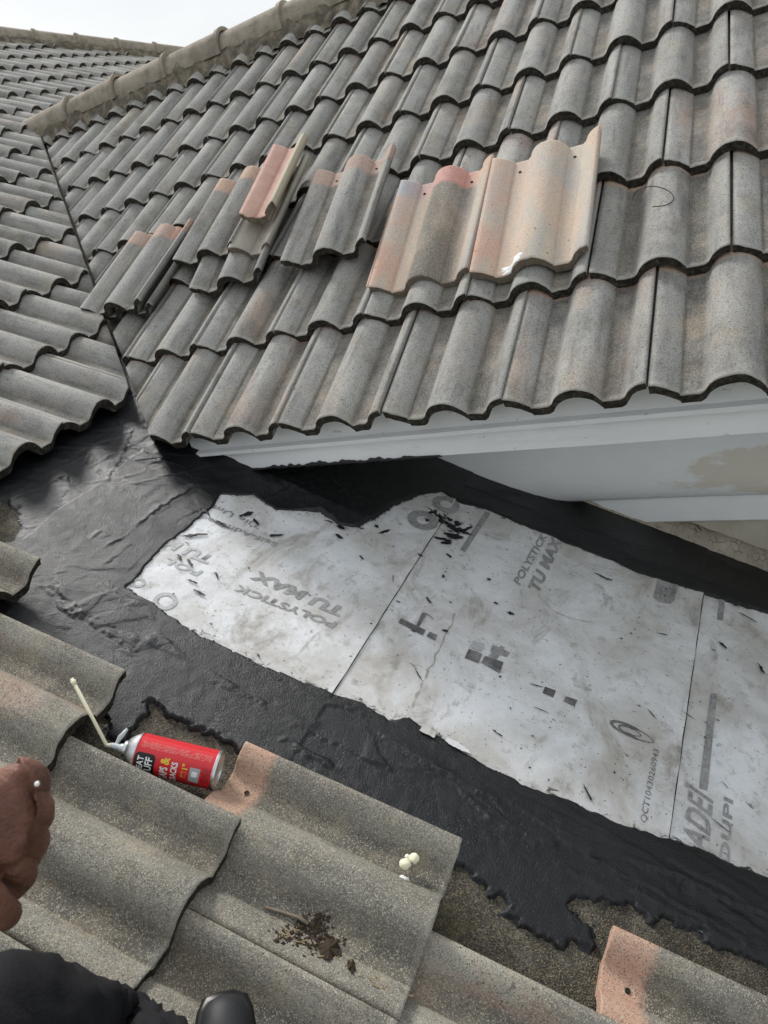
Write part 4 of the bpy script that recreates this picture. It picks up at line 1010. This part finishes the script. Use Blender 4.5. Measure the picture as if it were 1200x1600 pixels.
def can_mesh(name, verts2, faces, mat, dr):
    """wrap flat art (s round the can, z along it) on the can's wall"""
    bm = bmesh.new(); bv = [bm.verts.new((s, z, 0)) for s, z in verts2]
    for f in faces:
        try: bm.faces.new([bv[i] for i in f])
        except ValueError: pass
    bmesh.ops.triangulate(bm, faces=bm.faces)
    for _ in range(3):
        lg = [e for e in bm.edges if abs(e.verts[0].co.x - e.verts[1].co.x) > .006]
        if not lg: break
        bmesh.ops.subdivide_edges(bm, edges=lg, cuts=1, use_grid_fill=False); bmesh.ops.triangulate(bm, faces=[f for f in bm.faces if len(f.verts) > 3])
    for v in bm.verts:
        s, z = v.co.x, v.co.y; t = s / RC; v.co = ((RC + dr) * math.cos(t), (RC + dr) * math.sin(t), z)
    me = bpy.data.meshes.new(name); bmesh.ops.recalc_face_normals(bm, faces=bm.faces); bm.to_mesh(me); bm.free(); return link(name, me, mat, can)
# s = 0 on the upper side of the can; the camera side is towards s = CS
camdir = (Mi @ CAM); CS = math.atan2(camdir.y, camdir.x) * RC
sg = -1
def can_text(s, s_start, z_foot, height, mat, wid, bold=.02, dr=.0006):
    me, co = text_mesh(s, bold); x0, x1 = co[:, 0].min(), co[:, 0].max(); ch = co[:, 1].max()
    v2 = [(s_start + (x - x0) / (x1 - x0) * wid, z_foot + y / ch * height) for x, y, _ in co]; fs = [tuple(p.vertices) for p in me.polygons]
    bpy.data.meshes.remove(me); return can_mesh('label_lettering', v2, fs, mat, dr)
def can_rect(s0, s1, z0, z1, mat, dr=.0003, rad=0):
    n = 8; pts = []
    if rad:
        for cx, cz, a0 in ((s1 - rad, z0 + rad, -90), (s1 - rad, z1 - rad, 0), (s0 + rad, z1 - rad, 90), (s0 + rad, z0 + rad, 180)):
            for k in range(n + 1): a_ = R(a0 + 90 * k / n); pts.append((cx + rad * math.cos(a_), cz + rad * math.sin(a_)))
        return can_mesh('label_panel', pts, [tuple(range(len(pts)))], mat, dr)
    return can_mesh('label_panel', [(s0, z0), (s1, z0), (s1, z1), (s0, z1)], [(0, 1, 2, 3)], mat, dr)
# letters run round the can, their tops towards the nozzle
Z = lambda f: LB * f
C0 = CS - .011
can_rect(C0 - .040, C0 + .012, Z(.72), Z(.97), M_BLK, .0003, .008)
can_text('GREAT', C0 - .036, Z(.86), Z(.075), M_WHT, .042, .03); can_text('STUFF', C0 - .036, Z(.755), Z(.085), M_WHT, .042, .03)
can_text('GAPS', C0 - .034, Z(.555), Z(.095), M_WHT, .030, .03); can_text('&', C0 + .000, Z(.555), Z(.10), M_YEL, .013, .04)
can_text('CRACKS', C0 - .034, Z(.445), Z(.075), M_WHT, .042, .03)
can_text('1"', C0 + .0, Z(.32), Z(.07), M_YEL, .009, .03); can_text('UP TO', C0 - .016, Z(.36), Z(.028), M_YEL, .013, .01); can_text('FILLS', C0 - .016, Z(.32), Z(.028), M_PALE_RED, .013, .01)
can_rect(C0 - .022, C0 + .006, Z(.165), Z(.29), M_GRYP); can_rect(C0 - .010, C0 + .000, Z(.19), Z(.26), M_WHT, .0006, .002)
rc = random.Random(4)
for row in range(6):
    z_ = .07
    while z_ < .93:
        l_ = rc.uniform(.015, .06); can_rect(C0 + .021 + .0021 * row, C0 + .0221 + .0021 * row, Z(z_), Z(min(.94, z_ + l_)), M_PALE_RED); z_ += l_ + .012 + (.05 if rc.random() < .12 else 0)
for k in range(5): can_rect(C0 - .018, C0 + .010 - .003 * (k % 2), Z(.05 + .02 * k), Z(.056 + .02 * k), M_BLK)

# ------------------------------------------------------------------ foam blobs, twig, debris on the foreground tiles
Q_M = frame(XL, YL, NL, lpt(1, .5, 0), LAY)
def onq(x, y, h=-.02): return hit(x, y, OL + NL * h, NL)
fb = empty('foam_blob', onq(636, 1345, -.03)); fb.matrix_world = Matrix.Translation(onq(634, 1352, -.032))
tag(fb, 'two small cream foam drops on the foreground tile', 'foam drop')
for (px, py, r) in ((647, 1341, .0090), (633, 1350, .0098)):
    o = clump('foam_drop', [((0, 0, 0), r, (1.05, .95, .9))], M_FOAM, px); o.parent = fb; o.matrix_world = Matrix.Translation(onq(px, py, -.022))
o = clump('foam_drop', [((0, 0, 0), .004, (1, 1, .8))], M_WFOAM, 5); o.parent = fb; o.matrix_world = Matrix.Translation(onq(636, 1338, -.026))
p = Q_M.inverted() @ onq(633, 1370, -.033)
o = splat('foam_smear', Q_M, p.x, p.y, .009, .010, M_WFOAM, 8, .003); tag(o, 'small white smear just below the cream foam drops', 'foam smear')
M_TWIG = simple('grey_brown_twig', (.22, .175, .13), .9, .2, .3, 60, .6, 200, .001)
M_LEAF = simple('rotten_leaf', (.045, .032, .022), .9, .2, .5, 60, .8, 150, .002)
M_STRW = simple('dry_straw', (.30, .23, .13), .8, .2, .3, 60)
def tp(x, y, up=.0):                                   # a point on the surface of the foreground tile Q
    P = onq(x, y, -.03)
    for _ in range(4):
        q = Q_M.inverted() @ P; z = ztop(min(max(q.x, 0), .297)); sp = Q_M @ V((q.x, q.y, z + up)); P = hit(x, y, sp, NL)
    return P
o = link('twig', bm_mesh('twig', tube([tp(414, 1417, .004), tp(440, 1425, .004), tp(465, 1433, .005), tp(482, 1443, .005)], [.0018, .0024, .0026, .0032], 8), True), M_TWIG); tag(o, 'short bare twig lying in the pan of the foreground tile', 'twig')
bm = bmesh.new(); rd = random.Random(3)
for k in range(420):
    x, y = (rd.gauss(468, 22), rd.gauss(1460, 11)) if k < 150 else ((rd.gauss(507, 16), rd.gauss(1474, 13)) if k < 290 else (rd.gauss(494, 11), rd.gauss(1441, 8)))
    P = tp(x, y, .001); a_ = rd.uniform(0, 6.3); s = rd.choice((.0008, .0012, .0018, .003, .005)) * rd.uniform(.8, 1.3); d = (-YL * math.cos(a_) + XL * math.sin(a_)) * s; e_ = NL.cross(d) * rd.uniform(.3, .9); u_ = NL * rd.uniform(.0, .003)
    vs = [bm.verts.new(P + q) for q in (d, e_ + u_, -d, -e_)]; t_ = bm.verts.new(P + NL * rd.uniform(.0006, .0025) + d * rd.uniform(-.5, .5))
    for i in range(4): bm.faces.new((vs[i], vs[(i + 1) % 4], t_))
o = link('leaf_litter', bm_mesh('leaf_litter', bm), M_LEAF); tag(o, 'dark crumbled leaf litter in the pan of the foreground tile', kind='stuff')
def leaf(pts, label):
    bm = bmesh.new(); top = [bm.verts.new(tp(x, y, .004 + .006 * mnoise.noise(V((x * .2, y * .2, 1))))) for x, y in dens(pts)]; c = bm.verts.new(sum((v.co for v in top), V()) / len(top) + NL * .006)
    lo = [bm.verts.new(v.co - NL * .0012) for v in top]; c2 = bm.verts.new(c.co - NL * .0012); n = len(top)
    for i in range(n): j = (i + 1) % n; bm.faces.new((top[i], top[j], c)); bm.faces.new((lo[j], lo[i], c2)); bm.faces.new((top[i], lo[i], lo[j], top[j]))
    tag(link('dead_leaf', bm_mesh('dead_leaf', bm, False), M_LEAF), label, 'dead leaf')
leaf([(497, 1480), (512, 1465), (528, 1470), (528, 1492), (515, 1500), (503, 1496)], 'curled dark dead leaf at the lower end of the leaf litter')
leaf([(543, 1500), (552, 1498), (556, 1516), (549, 1521), (543, 1512)], 'small dark dead leaf apart from the litter, nearer the lower tile joint')
bm = bmesh.new()
for k in range(34):
    if k < 8: x, y = rd.gauss(450, 12), rd.gauss(1458, 5)
    else:
        t_ = rd.random(); x, y = 420 + 220 * t_ + rd.gauss(0, 5), 1440 + 122 * t_ + rd.gauss(0, 5)
    P = tp(x, y, .002); a_ = rd.uniform(-.9, .9); s = rd.uniform(.002, .008); d = (-YL * math.cos(a_) + XL * math.sin(a_)) * s; e_ = NL.cross(d).normalized() * .0007
    vs = [bm.verts.new(P + q) for q in (d + e_, d - e_, -d - e_, -d + e_)]; tt = [bm.verts.new(v.co + NL * .001) for v in vs]
    bm.faces.new(tt)
    for i in range(4): bm.faces.new((vs[i], vs[(i + 1) % 4], tt[(i + 1) % 4], tt[i]))
o = link('straw_bits', bm_mesh('straw_bits', bm), M_STRW); tag(o, 'pale bits of dry straw scattered along the tile pan', kind='stuff')

# ------------------------------------------------------------------ the worker: fist, trousers and shoe at the lower left
M_SKIN = None
def skin_mat():
    m = MT('weathered_skin', .55, .4); oc = m.coord('Object')
    c = m.ramp(m.noise(oc, 22, 5, .6), [(.25, (.085, .034, .024)), (.5, (.165, .070, .047)), (.75, (.28, .135, .095))])
    c = m.mix(m.ramp(m.noise(oc, 60, 4, .7), [(.6, 0.), (.78, .5)]), c, (.12, .05, .035))
    m.color(c); m.b.inputs['Subsurface Weight'].default_value = .08; m.b.inputs['Subsurface Radius'].default_value = (.01, .004, .002)
    n = m.bump(m.noise(oc, 55, 5, .7), .8, .006); n = m.bump(m.noise(m.coord('Object', (1, 1, 3)), 120, 4, .7), .5, .0025, n); m.bump(m.vor(oc, 300), .35, .001, n); return m.m
M_SKIN = skin_mat()
M_CLOTH = simple('black_trouser_cloth', (.010, .010, .012), .85, .25, .4, 12, .5, 260, .002)
M_SHOE = simple('black_shoe_leather', (.014, .015, .017), .6, .45, .3, 30, .4, 90, .001)
M_SOLE = simple('black_rubber_sole', (.010, .010, .010), .35, .4, .2, 30)
M_SHIRT = simple('dark_shirt_cloth', (.03, .032, .04), .9, .2, .3, 12, .4, 200, .002)
def skin_obj(name, nodes, edges, mat, parent=None, sub=2, root=0):
    """nodes: (point, radius or (rx, ry)); grown into one smooth surface"""
    me = bpy.data.meshes.new(name); me.from_pydata([tuple(p) for p, _ in nodes], edges, [])
    o = bpy.data.objects.new(name, me); COL.objects.link(o)
    sk = o.modifiers.new('skin', 'SKIN'); sk.use_smooth_shade = True; sk.branch_smoothing = .6
    lay = me.skin_vertices[0].data if me.skin_vertices else None
    if lay is None:
        bm = bmesh.new(); bm.from_mesh(me); bm.verts.layers.skin.verify(); bm.to_mesh(me); bm.free(); lay = me.skin_vertices[0].data
    for i, (_, r) in enumerate(nodes): lay[i].radius = (r, r) if isinstance(r, (int, float)) else r; lay[i].use_root = (i == root)
    if sub: ss = o.modifiers.new('sub', 'SUBSURF'); ss.levels = ss.render_levels = sub
    bpy.context.view_layer.update(); dg = bpy.context.evaluated_depsgraph_get(); m2 = bpy.data.meshes.new_from_object(o.evaluated_get(dg))
    bpy.data.objects.remove(o); m2.polygons.foreach_set('use_smooth', [True] * len(m2.polygons)); m2.name = name
    o = link(name, m2, mat, None); 
    if parent: o.parent = parent
    return o
def cp(x, y, d): r_ = ray(x, y); return CAM + r_ * d            # a point seen at a pixel, d metres in front
FD = .62
px = lambda n: n * FD / FPX
# one continuous hand and forearm
def fp(x, y, dz=0): return cp(x, y, FD + dz)
N = []; Ed = []
def nd(x, y, dz, r): N.append((fp(x, y, dz), r)); return len(N) - 1
wr = nd(-70, 1330, .03, px(72)); fa = nd(-260, 1420, .06, px(85)); eb = nd(-480, 1560, .12, px(100)); Ed += [(wr, fa), (fa, eb)]
pm = nd(-18, 1268, .012, px(92)); Ed.append((wr, pm))
kn = [nd(34, 1206, -.006, px(40)), nd(42, 1250, .002, px(42)), nd(38, 1298, .014, px(41)), nd(24, 1348, .026, px(38))]
pip = [nd(56, 1226, .036, px(29)), nd(61, 1272, .044, px(30)), nd(53, 1320, .052, px(29)), nd(36, 1366, .058, px(27))]
dip = [nd(36, 1268, .066, px(26)), nd(38, 1312, .07, px(27)), nd(28, 1358, .074, px(26)), nd(12, 1396, .074, px(24))]
ft = [nd(4, 1285, .06, px(24)), nd(2, 1328, .066, px(25)), nd(-6, 1374, .068, px(24)), nd(-16, 1408, .068, px(22))]
for a, b, c_, d in zip(kn, pip, dip, ft): Ed += [(pm, a), (a, b), (b, c_), (c_, d)]
th0 = nd(-40, 1395, -.02, px(40)); th1 = nd(-6, 1420, .0, px(30)); th2 = nd(18, 1432, .03, px(24)); Ed += [(wr, th0), (th0, th1), (th1, th2)]
person = skin_obj('person', N, Ed, M_SKIN, None, 3, pm)
rt_ = person.data
for v in rt_.vertices:
    v.co += V((mnoise.noise(v.co * 55), mnoise.noise(v.co * 55 + V((9, 0, 0))), mnoise.noise(v.co * 55 + V((0, 9, 0))))) * .0016
    cr_ = abs(mnoise.noise(V((v.co.x * 60, v.co.y * 60, v.co.z * 170)))); cr2 = abs(mnoise.noise(v.co * 130 + V((3, 1, 7))))
    v.co -= v.normal * (.0008 * max(0, 1 - cr_ * 5) + .0005 * max(0, 1 - cr2 * 4))
tag(person, 'crouching worker in black trousers with a bare clenched fist at the left edge', 'person')
# legs: trousers with folds
hip = V((.55, -2.05, -.02)); 
def lp(x, y, h): return hit(x, y, OL + NL * h, NL)
kneeL = cp(60, 1610, .80); footL = V((.15, -1.9, deckz(.15, .09)))
foot = lp(352, 1640, .03)
hipR = V((.78, -2.0, -.06)); kneeR = cp(120, 1665, .95)
tro = skin_obj('trousers', [(hip + V((.1, 0, .02)), .17), (hip, .12), (kneeL * .5 + hip * .5, .095), (cp(-15, 1600, .82), .100), (cp(85, 1595, .86), .064), (cp(190, 1625, .98), .058), (lp(270, 1690, .10), .058), (hip + V((-.1, .0, 0)), .12), (V((.1, -1.55, -.05)), .09), (V((.12, -1.85, deckz(.12, .12))), .07)],
               [(0, 1), (1, 2), (2, 3), (3, 4), (4, 5), (5, 6), (0, 7), (7, 8), (8, 9)], M_CLOTH, person, 3, 0)
for v in tro.data.vertices:
    n_ = mnoise.noise(v.co * 16); f_ = mnoise.noise(V((v.co.x * 22, v.co.y * 45, v.co.z * 45))); v.co += v.normal * (.010 * n_ + .020 * max(0, f_) - .010 * max(0, 1 - 5 * abs(mnoise.noise(V((v.co.x * 14, v.co.y * 26, v.co.z * 26 + 4))))))
# shoe
fwd = (lp(352, 1548, .03) - lp(352, 1640, .03)).normalized(); sidev = NL.cross(fwd)
toe = lp(352, 1582, .012)
vs = []; bm = bmesh.new(); rows = []
for s, wd, hg in ((0.0, .020, .022), (-.006, .034, .038), (-.02, .043, .050), (-.045, .049, .056), (-.09, .050, .062), (-.15, .045, .082), (-.20, .040, .10), (-.26, .036, .10), (-.275, .02, .08)):
    s = s + .018; row = []
    for k in range(17):
        t = math.pi * k / 16; row.append(bm.verts.new(toe + fwd * s + sidev * (wd * .74 * math.cos(t)) + NL * (hg * .74 * math.sin(t) ** .75 - .005)))
    rows.append(row)
for a, b in zip(rows, rows[1:]):
    for k in range(16): bm.faces.new((a[k], a[k + 1], b[k + 1], b[k]))
bm.faces.new(rows[0]); bm.faces.new(rows[-1][::-1])
shoe = link('shoe', bm_mesh('shoe', bm, True), M_SHOE, person)
bm = bmesh.new(); prev = None; rows = []
for s, wd in ((.026, .018), (.020, .040), (.004, .050), (-.03, .057), (-.075, .058), (-.13, .050), (-.19, .045), (-.25, .042), (-.265, .02)):
    rows.append([bm.verts.new(toe + fwd * s + sidev * (wd * .74 * q) + NL * z_) for q, z_ in ((1, -.016), (1.02, -.002), (.8, .001), (-.8, .001), (-1.02, -.002), (-1, -.016))])
for a, b in zip(rows, rows[1:]):
    for k in range(6): bm.faces.new((a[k], a[(k + 1) % 6], b[(k + 1) % 6], b[k]))
bm.faces.new(rows[0]); bm.faces.new(rows[-1][::-1]); link('sole', bm_mesh('sole', bm, True), M_SOLE, shoe)
pts = []
for k in range(13):
    t = math.pi * k / 12; pts.append(toe + fwd * (-.028) + sidev * (.0355 * math.cos(t)) + NL * (.0395 * math.sin(t) ** .75 - .004))
link('toe_seam', bm_mesh('toe_seam', tube(pts, .0022, 6), True), M_SOLE, shoe)
# flake of foam on the knuckle
o = clump('foam_fleck', [((0, 0, 0), .0022, (1, 1, 1))], M_WFOAM, 2, 2); o.parent = person; o.location = cp(58, 1225, FD - .034)

# ------------------------------------------------------------------ ground far below
bm = bmesh.new(); bmesh.ops.create_grid(bm, x_segments=4, y_segments=4, size=200, matrix=Matrix.Translation((0, 0, -4.2)))
def lawn():
    m = MT('lawn', .95, .1); oc = m.coord('Object'); m.color(m.ramp(m.noise(oc, 3, 6, .7), [(.3, (.035, .06, .02)), (.7, (.08, .11, .04))])); return m.m
g = link('ground', bm_mesh('ground', bm), lawn()); tag(g, kind='structure')
